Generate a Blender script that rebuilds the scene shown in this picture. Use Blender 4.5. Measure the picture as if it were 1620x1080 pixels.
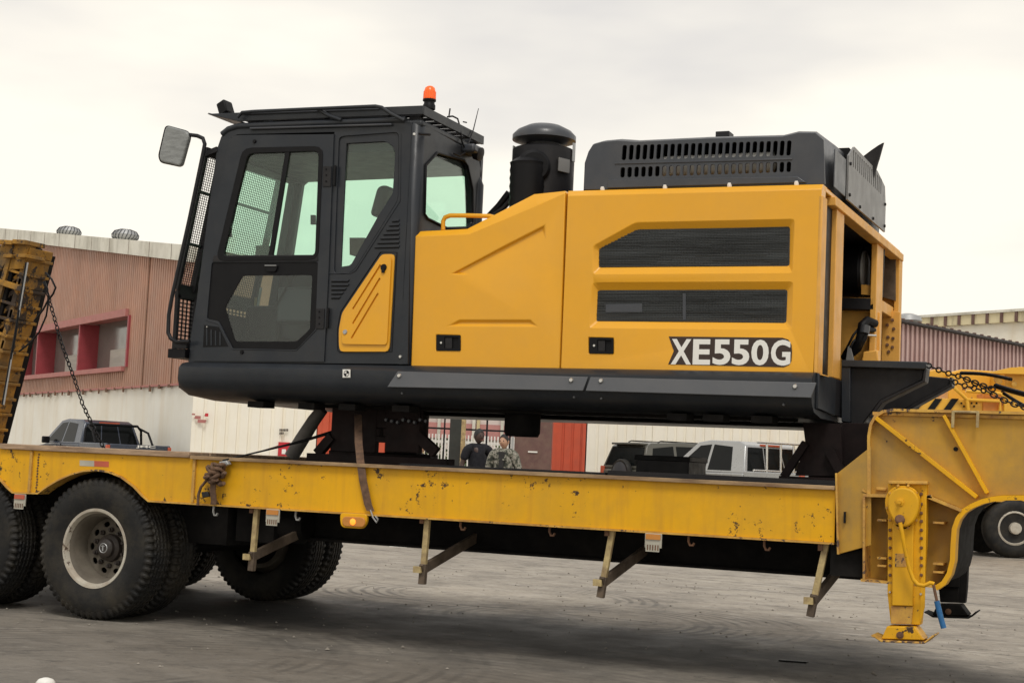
import bpy, bmesh, math, random
from mathutils import Vector, Matrix
from mathutils.geometry import tessellate_polygon
random.seed(7)
R = math.radians
C = bpy.context.scene.collection
for o in list(bpy.data.objects): bpy.data.objects.remove(o)
scn = bpy.context.scene

# ------------------------------------------------------------------ camera
YAW, PITCH, ROLL, FPX, W0, H0 = R(24.1), R(4.65), R(2.6), 2400.0, 1620, 1080
CAM = Vector((0, -9.6, 1.35))
FW = Vector((-math.sin(YAW) * math.cos(PITCH), math.cos(YAW) * math.cos(PITCH), math.sin(PITCH)))
rt = Vector((math.cos(YAW), math.sin(YAW), 0)); up = rt.cross(FW)
RT = rt * math.cos(ROLL) + up * math.sin(ROLL); UP = -rt * math.sin(ROLL) + up * math.cos(ROLL)
cd = bpy.data.cameras.new('camera'); cam = bpy.data.objects.new('camera', cd); C.objects.link(cam)
M = Matrix((RT, UP, -FW)).transposed().to_4x4(); M.translation = CAM
cam.matrix_world = M
cd.sensor_width = 36; cd.lens = 36 * FPX / W0; cd.clip_end = 2000; cd.clip_start = 0.1
scn.camera = cam

# ------------------------------------------------------------------ sky, sun, exposure
SUN_EL, SUN_DIR = R(55), R(28)          # sun behind the photographer, a little to the right
w = bpy.data.worlds.new('World'); scn.world = w; w.use_nodes = True
nt = w.node_tree; nt.nodes.clear()
def N(t, **k):
    n = nt.nodes.new(t)
    for a, b in k.items(): setattr(n, a, b)
    return n
out = N('ShaderNodeOutputWorld')
sky = N('ShaderNodeTexSky', sky_type='NISHITA', sun_disc=False, sun_elevation=SUN_EL, sun_rotation=math.pi - SUN_DIR)
sky.air_density = 1.0; sky.dust_density = 4.0
b1 = N('ShaderNodeBackground'); b1.inputs['Strength'].default_value = 0.08
nt.links.new(sky.outputs[0], b1.inputs['Color'])
tc = N('ShaderNodeTexCoord'); mp = N('ShaderNodeMapping'); mp.inputs['Scale'].default_value = (1.2, 1.2, 4.0)
nt.links.new(tc.outputs['Generated'], mp.inputs['Vector'])
nz = N('ShaderNodeTexNoise'); nz.inputs['Scale'].default_value = 1.6; nz.inputs['Detail'].default_value = 5; nz.inputs['Roughness'].default_value = 0.5
nt.links.new(mp.outputs[0], nz.inputs['Vector'])
cr = N('ShaderNodeValToRGB')
cr.color_ramp.elements[0].position = 0.22; cr.color_ramp.elements[0].color = (0.70, 0.68, 0.668, 1)
cr.color_ramp.elements[1].position = 0.46; cr.color_ramp.elements[1].color = (1.06, 1.0, 0.88, 1)
sx = N('ShaderNodeSeparateXYZ'); nt.links.new(tc.outputs['Generated'], sx.inputs[0])
ma = N('ShaderNodeMath', operation='MULTIPLY_ADD'); ma.inputs[1].default_value = -0.42; nt.links.new(sx.outputs['Z'], ma.inputs[0]); nt.links.new(nz.outputs['Fac'], ma.inputs[2])
nt.links.new(ma.outputs[0], cr.inputs['Fac'])
b2 = N('ShaderNodeBackground'); b2.inputs['Strength'].default_value = 1.0
nt.links.new(cr.outputs['Color'], b2.inputs['Color'])
mx = N('ShaderNodeMixShader'); mx.inputs[0].default_value = 0.93
nt.links.new(b1.outputs[0], mx.inputs[1]); nt.links.new(b2.outputs[0], mx.inputs[2])
nt.links.new(mx.outputs[0], out.inputs['Surface'])
sl = bpy.data.lights.new('sun', 'SUN'); sl.energy = 1.4; sl.angle = R(18); sl.color = (1, 0.96, 0.9)
so = bpy.data.objects.new('sun', sl); C.objects.link(so)
sd = Vector((math.sin(SUN_DIR) * math.cos(SUN_EL), -math.cos(SUN_DIR) * math.cos(SUN_EL), math.sin(SUN_EL)))
so.rotation_euler = sd.to_track_quat('Z', 'Y').to_euler()
scn.view_settings.view_transform = 'Standard'; scn.view_settings.look = 'None'
scn.view_settings.exposure = 0.12; scn.view_settings.gamma = 1.0; scn.view_settings.use_curve_mapping = False

# ------------------------------------------------------------------ measuring helpers (pixel on the photo -> point on a real plane)
def ray(px, py): return FW + RT * ((px - 810) / FPX) + UP * ((540 - py) / FPX)
def PY(px, py, y=0.0):
    d = ray(px, py); return CAM + d * ((y - CAM.y) / d.y)
def PX(px, py, x):
    d = ray(px, py); return CAM + d * ((x - CAM.x) / d.x)
def PZ(px, py, z=0.0):
    d = ray(px, py); return CAM + d * ((z - CAM.z) / d.z)
def PD(px, py, z): return CAM + ray(px, py) * z
def LY(pts, y): return [PY(a, b, y) for a, b in pts]
def LX(pts, x): return [PX(a, b, x) for a, b in pts]

# ------------------------------------------------------------------ materials
MATS = {}
def mat(name, col, rough=0.5, metal=0.0, noise=0.0, nscale=4.0, bump=0.0, bscale=40.0, dirt=None, dirt_amt=0.0, dscale=3.0,
        chips=None, chip_scale=9.0, chip_thr=0.68, coat=0.0, spec=0.5, emit=None, stretch=(1, 1, 1), streak=None):
    m = bpy.data.materials.new(name); m.use_nodes = True; t = m.node_tree; L = t.links
    b = t.nodes['Principled BSDF']
    b.inputs['Roughness'].default_value = rough; b.inputs['Metallic'].default_value = metal
    b.inputs['Coat Weight'].default_value = coat; b.inputs['Coat Roughness'].default_value = 0.12
    b.inputs['Specular IOR Level'].default_value = spec
    g = t.nodes.new('ShaderNodeTexCoord'); mpn = t.nodes.new('ShaderNodeMapping'); mpn.inputs['Scale'].default_value = stretch
    L.new(g.outputs['Object'], mpn.inputs['Vector'])
    def tex(scale, detail=6, rough_=0.6, vec=None):
        n = t.nodes.new('ShaderNodeTexNoise'); n.inputs['Scale'].default_value = scale; n.inputs['Detail'].default_value = detail
        n.inputs['Roughness'].default_value = rough_; L.new(vec or mpn.outputs[0], n.inputs['Vector']); return n.outputs['Fac']
    def ramp(src, a, b_):
        r = t.nodes.new('ShaderNodeMapRange'); r.inputs[1].default_value = a; r.inputs[2].default_value = b_; L.new(src, r.inputs[0]); return r.outputs[0]
    def mixc(f, c1, c2):
        x = t.nodes.new('ShaderNodeMix'); x.data_type = 'RGBA'
        if isinstance(f, float): x.inputs[0].default_value = f
        else: L.new(f, x.inputs[0])
        for i, c in ((6, c1), (7, c2)):
            if isinstance(c, (tuple, list)): x.inputs[i].default_value = (*c[:3], 1)
            else: L.new(c, x.inputs[i])
        return x.outputs[2]
    cur = tuple(col)
    if noise:
        n = tex(nscale)
        cur = mixc(ramp(n, 0.3, 0.7), tuple(c * (1 - noise) for c in col), tuple(min(1, c * (1 + noise)) for c in col))
    if dirt_amt:
        n = tex(dscale, 8, 0.7); a = ramp(n, 0.42, 0.72)
        mm = t.nodes.new('ShaderNodeMath'); mm.operation = 'MULTIPLY'; mm.inputs[1].default_value = dirt_amt; L.new(a, mm.inputs[0])
        cur = mixc(mm.outputs[0], cur, dirt)
    if streak:
        mp2 = t.nodes.new('ShaderNodeMapping'); mp2.inputs['Scale'].default_value = (streak[1], streak[1], streak[2]); L.new(g.outputs['Object'], mp2.inputs['Vector'])
        n = tex(1.0, 4, 0.6, mp2.outputs[0]); a = ramp(n, 0.5, 0.75)
        mm = t.nodes.new('ShaderNodeMath'); mm.operation = 'MULTIPLY'; mm.inputs[1].default_value = streak[3]; L.new(a, mm.inputs[0])
        cur = mixc(mm.outputs[0], cur, streak[0])
    if chips:
        n = tex(chip_scale, 9, 0.72); big = tex(chip_scale * 0.16, 2, 0.5)
        ad = t.nodes.new('ShaderNodeMath'); ad.operation = 'MULTIPLY_ADD'; ad.inputs[1].default_value = 0.5; L.new(big, ad.inputs[0])
        L.new(n, ad.inputs[2])
        a = ramp(ad.outputs[0], chip_thr + 0.25, chip_thr + 0.28)
        cur = mixc(a, cur, chips)
    if isinstance(cur, tuple): b.inputs['Base Color'].default_value = (*cur[:3], 1)
    else: L.new(cur, b.inputs['Base Color'])
    rn = tex(nscale * 2.3); rr = t.nodes.new('ShaderNodeMapRange'); rr.inputs[1].default_value = 0.3; rr.inputs[2].default_value = 0.7
    rr.inputs[3].default_value = max(0.03, rough - 0.08); rr.inputs[4].default_value = min(1, rough + 0.1); L.new(rn, rr.inputs[0]); L.new(rr.outputs[0], b.inputs['Roughness'])
    if bump:
        bn = t.nodes.new('ShaderNodeBump'); bn.inputs['Strength'].default_value = bump; bn.inputs['Distance'].default_value = 0.01
        L.new(tex(bscale), bn.inputs['Height']); L.new(bn.outputs[0], b.inputs['Normal'])
    if emit:
        b.inputs['Emission Color'].default_value = (*emit[:3], 1); b.inputs['Emission Strength'].default_value = emit[3]
    MATS[name] = m; return m

YEL = mat('excavator_yellow', (0.80, 0.385, 0.016), 0.36, noise=0.03, nscale=1.5, dirt=(0.60, 0.32, 0.06), dirt_amt=0.3, dscale=1.6, coat=0.12, spec=0.4, bump=0.35, bscale=2.2)
EDGE = mat('flange_top_worn', (0.34, 0.23, 0.12), 0.7, noise=0.4, nscale=9, dirt=(0.12, 0.06, 0.035), dirt_amt=0.9, dscale=6, stretch=(0.5, 2, 2))
BRACE = mat('brace_brown_grey', (0.12, 0.088, 0.06), 0.8, noise=0.3, nscale=12, dirt=(0.05, 0.035, 0.025), dirt_amt=0.8, dscale=8)
YEL2 = mat('frame_yellow', (0.78, 0.40, 0.07), 0.5, noise=0.08, nscale=3, dirt=(0.35, 0.2, 0.07), dirt_amt=0.35, dscale=4)
TYEL = mat('trailer_yellow', (0.76, 0.395, 0.006), 0.5, spec=0.3, noise=0.07, nscale=2.2, dirt=(0.42, 0.25, 0.04), dirt_amt=0.5, dscale=1.7,
           chips=(0.06, 0.035, 0.02), chip_scale=19, chip_thr=0.640, bump=0.06, bscale=12, streak=((0.45, 0.2, 0.03), 14, 1.2, 0.35))
TDIRT = mat('trailer_yellow_grimy', (0.50, 0.275, 0.028), 0.6, noise=0.12, nscale=2.5, dirt=(0.26, 0.17, 0.06), dirt_amt=0.85, dscale=2.0,
            chips=(0.05, 0.03, 0.02), chip_scale=11, chip_thr=0.67, bump=0.1, bscale=20, streak=((0.30, 0.19, 0.07), 9, 1.0, 0.5))
TEDGE = mat('trailer_edge_worn', (0.62, 0.36, 0.06), 0.6, noise=0.2, nscale=7, dirt=(0.30, 0.13, 0.05), dirt_amt=0.9, dscale=8, chips=(0.08, 0.05, 0.04), chip_scale=22, chip_thr=0.6)
WOOD = mat('deck_wood', (0.40, 0.28, 0.18), 0.85, noise=0.35, nscale=9, dirt=(0.13, 0.07, 0.04), dirt_amt=0.8, dscale=5, stretch=(0.4, 3, 3), bump=0.4, bscale=30)
RUST = mat('rusty_steel', (0.17, 0.085, 0.045), 0.8, noise=0.35, nscale=14, dirt=(0.06, 0.035, 0.025), dirt_amt=0.8, dscale=6, bump=0.3)
RAMP = mat('ramp_rusty_yellow', (0.36, 0.18, 0.02), 0.8, noise=0.35, nscale=5, dirt=(0.075, 0.06, 0.04), dirt_amt=1.0, dscale=4.0,
           chips=(0.045, 0.03, 0.02), chip_scale=9, chip_thr=0.53, bump=0.3, bscale=20)
CAB = mat('cab_charcoal', (0.017, 0.021, 0.027), 0.4, noise=0.15, nscale=2, dirt=(0.050, 0.048, 0.045), dirt_amt=0.4, dscale=2.5, coat=0.06, spec=0.32, bump=0.2, bscale=3)
COV = mat('cover_grey', (0.036, 0.041, 0.050), 0.4, noise=0.12, nscale=3, dirt=(0.09, 0.085, 0.08), dirt_amt=0.45, dscale=2, coat=0.1)
CPL = mat('plate_grey', (0.20, 0.20, 0.195), 0.45, noise=0.06, nscale=3)
SKP = mat('skirt_panel_grey', (0.085, 0.090, 0.098), 0.4, noise=0.06, nscale=3, dirt=(0.13, 0.12, 0.11), dirt_amt=0.25)
BLK = mat('black_steel', (0.009, 0.009, 0.011), 0.5, spec=0.3, noise=0.2, nscale=5, dirt=(0.05, 0.045, 0.04), dirt_amt=0.3)
DARK = mat('grimy_black', (0.006, 0.0055, 0.0055), 0.8, spec=0.2, noise=0.3, nscale=6, dirt=(0.018, 0.015, 0.012), dirt_amt=0.5)
STAND = mat('dark_red_black_steel', (0.010, 0.006, 0.006), 0.7, spec=0.2, noise=0.3, nscale=6, dirt=(0.025, 0.012, 0.010), dirt_amt=0.5)
RUB = mat('tyre_rubber', (0.009, 0.009, 0.009), 0.6, spec=0.3, noise=0.2, nscale=6, dirt=(0.060, 0.050, 0.034), dirt_amt=0.6, dscale=4, bump=0.25, bscale=50)
SEAL = mat('rubber_seal', (0.005, 0.005, 0.006), 0.5, spec=0.2)
RIM = mat('rim_dirty_cream', (0.46, 0.43, 0.36), 0.5, noise=0.15, nscale=6, dirt=(0.26, 0.17, 0.10), dirt_amt=0.6, dscale=7, chips=(0.07, 0.04, 0.025), chip_scale=16, chip_thr=0.62)
BARREL = mat('rim_barrel_brown', (0.14, 0.122, 0.095), 0.75, noise=0.2, nscale=5, dirt=(0.06, 0.045, 0.03), dirt_amt=0.7)
HUBM = mat('hub_grimy', (0.022, 0.018, 0.016), 0.6, noise=0.3, nscale=20, dirt=(0.10, 0.07, 0.05), dirt_amt=0.5)
CHR = mat('bright_steel', (0.62, 0.61, 0.58), 0.28, metal=0.9)
GALV = mat('galvanised_steel', (0.42, 0.43, 0.43), 0.45, metal=0.5, noise=0.1, nscale=3, dirt=(0.22, 0.2, 0.17), dirt_amt=0.3)
STRAP = mat('webbing_strap', (0.15, 0.085, 0.05), 0.9, noise=0.25, nscale=25, dirt=(0.05, 0.035, 0.028), dirt_amt=0.7, dscale=15, bump=0.4, bscale=150)
POST = mat('bracket_worn_yellow', (0.46, 0.36, 0.17), 0.7, noise=0.2, nscale=14, dirt=(0.17, 0.10, 0.06), dirt_amt=0.85, dscale=12)
GRM = mat('grille_dark', (0.028, 0.031, 0.034), 0.5, noise=0.35, nscale=5, stretch=(0.3, 1, 5))
GRM2 = mat('grille_slat', (0.060, 0.066, 0.068), 0.45, noise=0.5, nscale=4, stretch=(0.4, 1, 6))
WHT = mat('decal_white', (0.80, 0.79, 0.74), 0.5)
DBR = mat('decal_dark_brown', (0.035, 0.018, 0.012), 0.5)
ORG = mat('orange_plastic', (0.85, 0.16, 0.02), 0.35)
BEAC = mat('beacon_lens_orange', (0.95, 0.12, 0.015), 0.25, emit=(1.0, 0.12, 0.01, 0.35))
AMBL = mat('amber_lamp_glow', (0.9, 0.28, 0.02), 0.3, emit=(1.0, 0.30, 0.03, 1.1))
AMB = mat('amber_lens', (0.55, 0.22, 0.04), 0.3, noise=0.1)
REFL = mat('reflector_red', (0.50, 0.10, 0.05), 0.4, noise=0.15)
REFW = mat('reflector_grey', (0.42, 0.40, 0.33), 0.4, noise=0.15)
WCOR = mat('corrugated_pink', (0.44, 0.235, 0.16), 0.6, noise=0.15, nscale=0.6, dirt=(0.34, 0.21, 0.16), dirt_amt=0.7, dscale=0.8, streak=((0.28, 0.15, 0.10), 1.5, 0.15, 0.5))
WCOR2 = mat('corrugated_mauve', (0.58, 0.42, 0.38), 0.6, noise=0.1, nscale=0.6, dirt=(0.42, 0.22, 0.20), dirt_amt=0.6, dscale=0.8)
WWH = mat('painted_wall_white', (0.86, 0.84, 0.76), 0.7, noise=0.04, nscale=1, dirt=(0.72, 0.66, 0.52), dirt_amt=0.4, dscale=0.8, streak=((0.66, 0.54, 0.36), 1.4, 0.12, 0.4))
CONT = mat('container_white', (0.87, 0.83, 0.72), 0.6, noise=0.04, nscale=1, dirt=(0.78, 0.70, 0.52), dirt_amt=0.35, dscale=0.7, streak=((0.72, 0.56, 0.34), 2.0, 0.15, 0.4))
CRED = mat('container_orange_red', (0.55, 0.085, 0.035), 0.6, noise=0.08, nscale=2, dirt=(0.36, 0.08, 0.05), dirt_amt=0.4)
BRN = mat('rusty_brown_door', (0.14, 0.075, 0.065), 0.75, noise=0.2, nscale=3, dirt=(0.20, 0.14, 0.10), dirt_amt=0.6, dscale=5)
CREAM = mat('fascia_cream', (0.74, 0.72, 0.63), 0.7, noise=0.08, nscale=1, dirt=(0.36, 0.33, 0.25), dirt_amt=0.5, dscale=1.4, streak=((0.20, 0.18, 0.13), 1.2, 0.3, 0.5))
PARA = mat('parapet_stained', (0.76, 0.67, 0.43), 0.8, noise=0.1, nscale=0.5, dirt=(0.45, 0.38, 0.25), dirt_amt=0.5, dscale=0.5, streak=((0.12, 0.10, 0.07), 1.6, 0.35, 0.8))
MAR = mat('window_frame_maroon', (0.30, 0.045, 0.055), 0.5, noise=0.1)
MAR2 = mat('window_sill_pink', (0.42, 0.16, 0.14), 0.6, noise=0.1)
ASPH = None
def glassmat(name, tint, rough=0.02, gcol=(1, 1, 1), ior=1.5, dirty=0.0):
    m = bpy.data.materials.new(name); m.use_nodes = True; t = m.node_tree; t.nodes.clear(); L = t.links
    o = t.nodes.new('ShaderNodeOutputMaterial'); tr = t.nodes.new('ShaderNodeBsdfTransparent'); tr.inputs[0].default_value = (*tint, 1)
    gl = t.nodes.new('ShaderNodeBsdfGlossy'); gl.inputs['Roughness'].default_value = rough; gl.inputs[0].default_value = (*gcol, 1)
    lw = t.nodes.new('ShaderNodeLayerWeight'); lw.inputs[0].default_value = 0.5
    pw = t.nodes.new('ShaderNodeMath'); pw.operation = 'POWER'; pw.inputs[1].default_value = 5; L.new(lw.outputs['Facing'], pw.inputs[0])
    fr = t.nodes.new('ShaderNodeMath'); fr.operation = 'MULTIPLY_ADD'; fr.inputs[1].default_value = 0.93; fr.inputs[2].default_value = 0.035; L.new(pw.outputs[0], fr.inputs[0])
    a = t.nodes.new('ShaderNodeMixShader'); L.new(fr.outputs[0], a.inputs[0]); L.new(tr.outputs[0], a.inputs[1]); L.new(gl.outputs[0], a.inputs[2])
    if dirty:
        df = t.nodes.new('ShaderNodeBsdfDiffuse'); df.inputs[0].default_value = (0.35, 0.34, 0.3, 1)
        nn = t.nodes.new('ShaderNodeTexNoise'); nn.inputs['Scale'].default_value = 3; tcn = t.nodes.new('ShaderNodeTexCoord'); L.new(tcn.outputs['Object'], nn.inputs['Vector'])
        mm = t.nodes.new('ShaderNodeMath'); mm.operation = 'MULTIPLY'; mm.inputs[1].default_value = dirty; L.new(nn.outputs['Fac'], mm.inputs[0])
        c_ = t.nodes.new('ShaderNodeMixShader'); L.new(mm.outputs[0], c_.inputs[0]); L.new(a.outputs[0], c_.inputs[1]); L.new(df.outputs[0], c_.inputs[2]); L.new(c_.outputs[0], o.inputs[0])
    else: L.new(a.outputs[0], o.inputs[0])
    return m
GLS = glassmat('cab_glass_green', (0.86, 0.97, 0.91), dirty=0.02)
GLD = glassmat('cab_glass_lower', (0.74, 0.80, 0.78), dirty=0.03)
GLC = mat('car_glass_dark', (0.006, 0.007, 0.007), 0.16, spec=0.12)
GLB = mat('building_window_glass', (0.17, 0.165, 0.15), 0.10, noise=0.15, nscale=0.8)
MIRR = mat('mirror_back_grey', (0.22, 0.23, 0.225), 0.35, noise=0.3, nscale=10, stretch=(1, 1, 4), bump=0.2)

def ground_material():
    m = bpy.data.materials.new('worn_asphalt'); m.use_nodes = True; t = m.node_tree; L = t.links; b = t.nodes['Principled BSDF']
    g = t.nodes.new('ShaderNodeTexCoord')
    def mapn(s, rot=0.0):
        q = t.nodes.new('ShaderNodeMapping'); q.inputs['Scale'].default_value = s; q.inputs['Rotation'].default_value = (0, 0, rot); L.new(g.outputs['Object'], q.inputs['Vector']); return q.outputs[0]
    def noise(vec, s, d=8, r=0.65, dist=0.0):
        n = t.nodes.new('ShaderNodeTexNoise'); n.inputs['Scale'].default_value = s; n.inputs['Detail'].default_value = d; n.inputs['Roughness'].default_value = r
        n.inputs['Distortion'].default_value = dist; L.new(vec, n.inputs['Vector']); return n.outputs['Fac']
    def rng(src, a, b_, lo=0.0, hi=1.0):
        r = t.nodes.new('ShaderNodeMapRange'); r.inputs[1].default_value = a; r.inputs[2].default_value = b_; r.inputs[3].default_value = lo; r.inputs[4].default_value = hi
        L.new(src, r.inputs[0]); return r.outputs[0]
    def math_(op, a, b_):
        q = t.nodes.new('ShaderNodeMath'); q.operation = op
        for i, v in enumerate((a, b_)):
            if isinstance(v, (int, float)): q.inputs[i].default_value = v
            else: L.new(v, q.inputs[i])
        return q.outputs[0]
    def mixc(f, c1, c2):
        x = t.nodes.new('ShaderNodeMix'); x.data_type = 'RGBA'; L.new(f, x.inputs[0])
        for i, c in ((6, c1), (7, c2)):
            if isinstance(c, tuple): x.inputs[i].default_value = (*c, 1)
            else: L.new(c, x.inputs[i])
        return x.outputs[2]
    flat = mapn((1, 1, 1)); st = mapn((0.7, 1.1, 1), R(-6)); st2 = mapn((0.8, 1.6, 1), R(14))
    cur = mixc(rng(noise(flat, 0.35, 5), 0.35, 0.65), (0.24, 0.213, 0.176), (0.40, 0.357, 0.292))
    cur = mixc(rng(noise(st, 1.9, 10, 0.8, 0.1), 0.48, 0.74), cur, (0.095, 0.085, 0.072))
    cur = mixc(math_('MULTIPLY', rng(noise(st2, 3.4, 10, 0.8, 0.0), 0.52, 0.62), 0.75), cur, (0.46, 0.42, 0.36))
    cur = mixc(math_('MULTIPLY', rng(noise(flat, 5.0, 10, 0.85), 0.54, 0.62), 0.7), cur, (0.06, 0.055, 0.047))
    # oil patch under the trailer, spread and blackened to paint its shade deeper
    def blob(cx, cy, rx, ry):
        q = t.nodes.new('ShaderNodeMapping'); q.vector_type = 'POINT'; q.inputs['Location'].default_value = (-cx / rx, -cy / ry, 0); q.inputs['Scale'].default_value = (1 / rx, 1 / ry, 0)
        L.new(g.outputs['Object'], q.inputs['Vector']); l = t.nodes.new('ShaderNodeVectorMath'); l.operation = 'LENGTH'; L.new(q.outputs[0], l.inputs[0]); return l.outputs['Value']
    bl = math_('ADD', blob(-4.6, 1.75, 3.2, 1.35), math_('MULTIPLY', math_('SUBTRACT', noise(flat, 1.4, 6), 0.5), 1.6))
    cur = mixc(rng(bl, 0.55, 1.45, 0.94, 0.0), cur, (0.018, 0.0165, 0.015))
    b2_ = math_('ADD', blob(-8.4, 1.7, 2.6, 1.5), math_('MULTIPLY', math_('SUBTRACT', noise(flat, 1.4, 6), 0.5), 1.0))  # added soft blotch painting in the black shade between the rear wheels
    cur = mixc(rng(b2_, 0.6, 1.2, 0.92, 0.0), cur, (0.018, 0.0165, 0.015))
    nr = math_('ADD', blob(-4.5, -2.2, 9.0, 3.4), math_('MULTIPLY', math_('SUBTRACT', noise(flat, 0.9, 7), 0.5), 1.8))
    cur = mixc(rng(nr, 0.5, 1.4, 0.6, 0.0), cur, (0.062, 0.057, 0.050))
    # curved tyre scrub marks
    for cx, cy, r0, r1, amt in ((-5.0, 3.3, 0.8, 2.3, 0.75), (-7.4, -1.6, 1.8, 3.6, 0.45), (-6.6, 4.9, 0.8, 1.9, 0.6), (-4.6, -3.4, 2.6, 4.4, 0.4)):
        d = blob(cx, cy, 1, 1); wv = math_('SINE', math_('MULTIPLY', math_('ADD', d, math_('MULTIPLY', noise(flat, 3.0, 4), 0.03)), 48.0), 0); band = math_('MULTIPLY', rng(d, r0, r0 + 0.2), rng(d, r1 - 0.2, r1, 1, 0))
        a = math_('MULTIPLY', math_('MULTIPLY', rng(wv, -0.2, 0.8), band), math_('MULTIPLY', rng(noise(flat, 1.1, 4), 0.42, 0.62), amt))
        cur = mixc(a, cur, (0.05, 0.046, 0.04))
    # slab joint and long cracks
    for ang, off, wd in ((R(3), 3.35, 0.02), (R(-9), 3.9, 0.012), (R(11), 8.2, 0.03)):
        q = mapn((1, 1, 1), ang); s = t.nodes.new('ShaderNodeSeparateXYZ'); L.new(q, s.inputs[0])
        yy = math_('ADD', s.outputs[1], math_('MULTIPLY', math_('SUBTRACT', noise(flat, 1.3, 4), 0.5), 0.25))
        dd = math_('ABSOLUTE', math_('SUBTRACT', yy, off), 0)
        cur = mixc(rng(dd, wd * 0.4, wd, 0.8, 0.0), cur, (0.04, 0.036, 0.03))
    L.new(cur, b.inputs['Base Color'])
    L.new(rng(noise(flat, 2.0, 5), 0.3, 0.7, 0.62, 0.9), b.inputs['Roughness'])
    bp = t.nodes.new('ShaderNodeBump'); bp.inputs['Strength'].default_value = 0.5; bp.inputs['Distance'].default_value = 0.012
    L.new(noise(flat, 22, 10, 0.75), bp.inputs['Height']); L.new(bp.outputs[0], b.inputs['Normal'])
    return m

def camo_material():
    m = bpy.data.materials.new('camouflage_cloth'); m.use_nodes = True; t = m.node_tree; L = t.links; b = t.nodes['Principled BSDF']; b.inputs['Roughness'].default_value = 0.9
    g = t.nodes.new('ShaderNodeTexCoord'); v = t.nodes.new('ShaderNodeTexNoise'); v.inputs['Scale'].default_value = 14; v.inputs['Detail'].default_value = 2; L.new(g.outputs['Object'], v.inputs['Vector'])
    r = t.nodes.new('ShaderNodeValToRGB'); r.color_ramp.interpolation = 'CONSTANT'; e = r.color_ramp.elements
    e[0].color = (0.035, 0.038, 0.03, 1); e[1].position = 0.42; e[1].color = (0.13, 0.13, 0.10, 1)
    for p, c in ((0.5, (0.30, 0.28, 0.24, 1)), (0.58, (0.09, 0.10, 0.07, 1)), (0.66, (0.42, 0.40, 0.36, 1))):
        x = e.new(p); x.color = c
    L.new(v.outputs['Fac'], r.inputs[0]); L.new(r.outputs[0], b.inputs['Base Color']); return m

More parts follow.
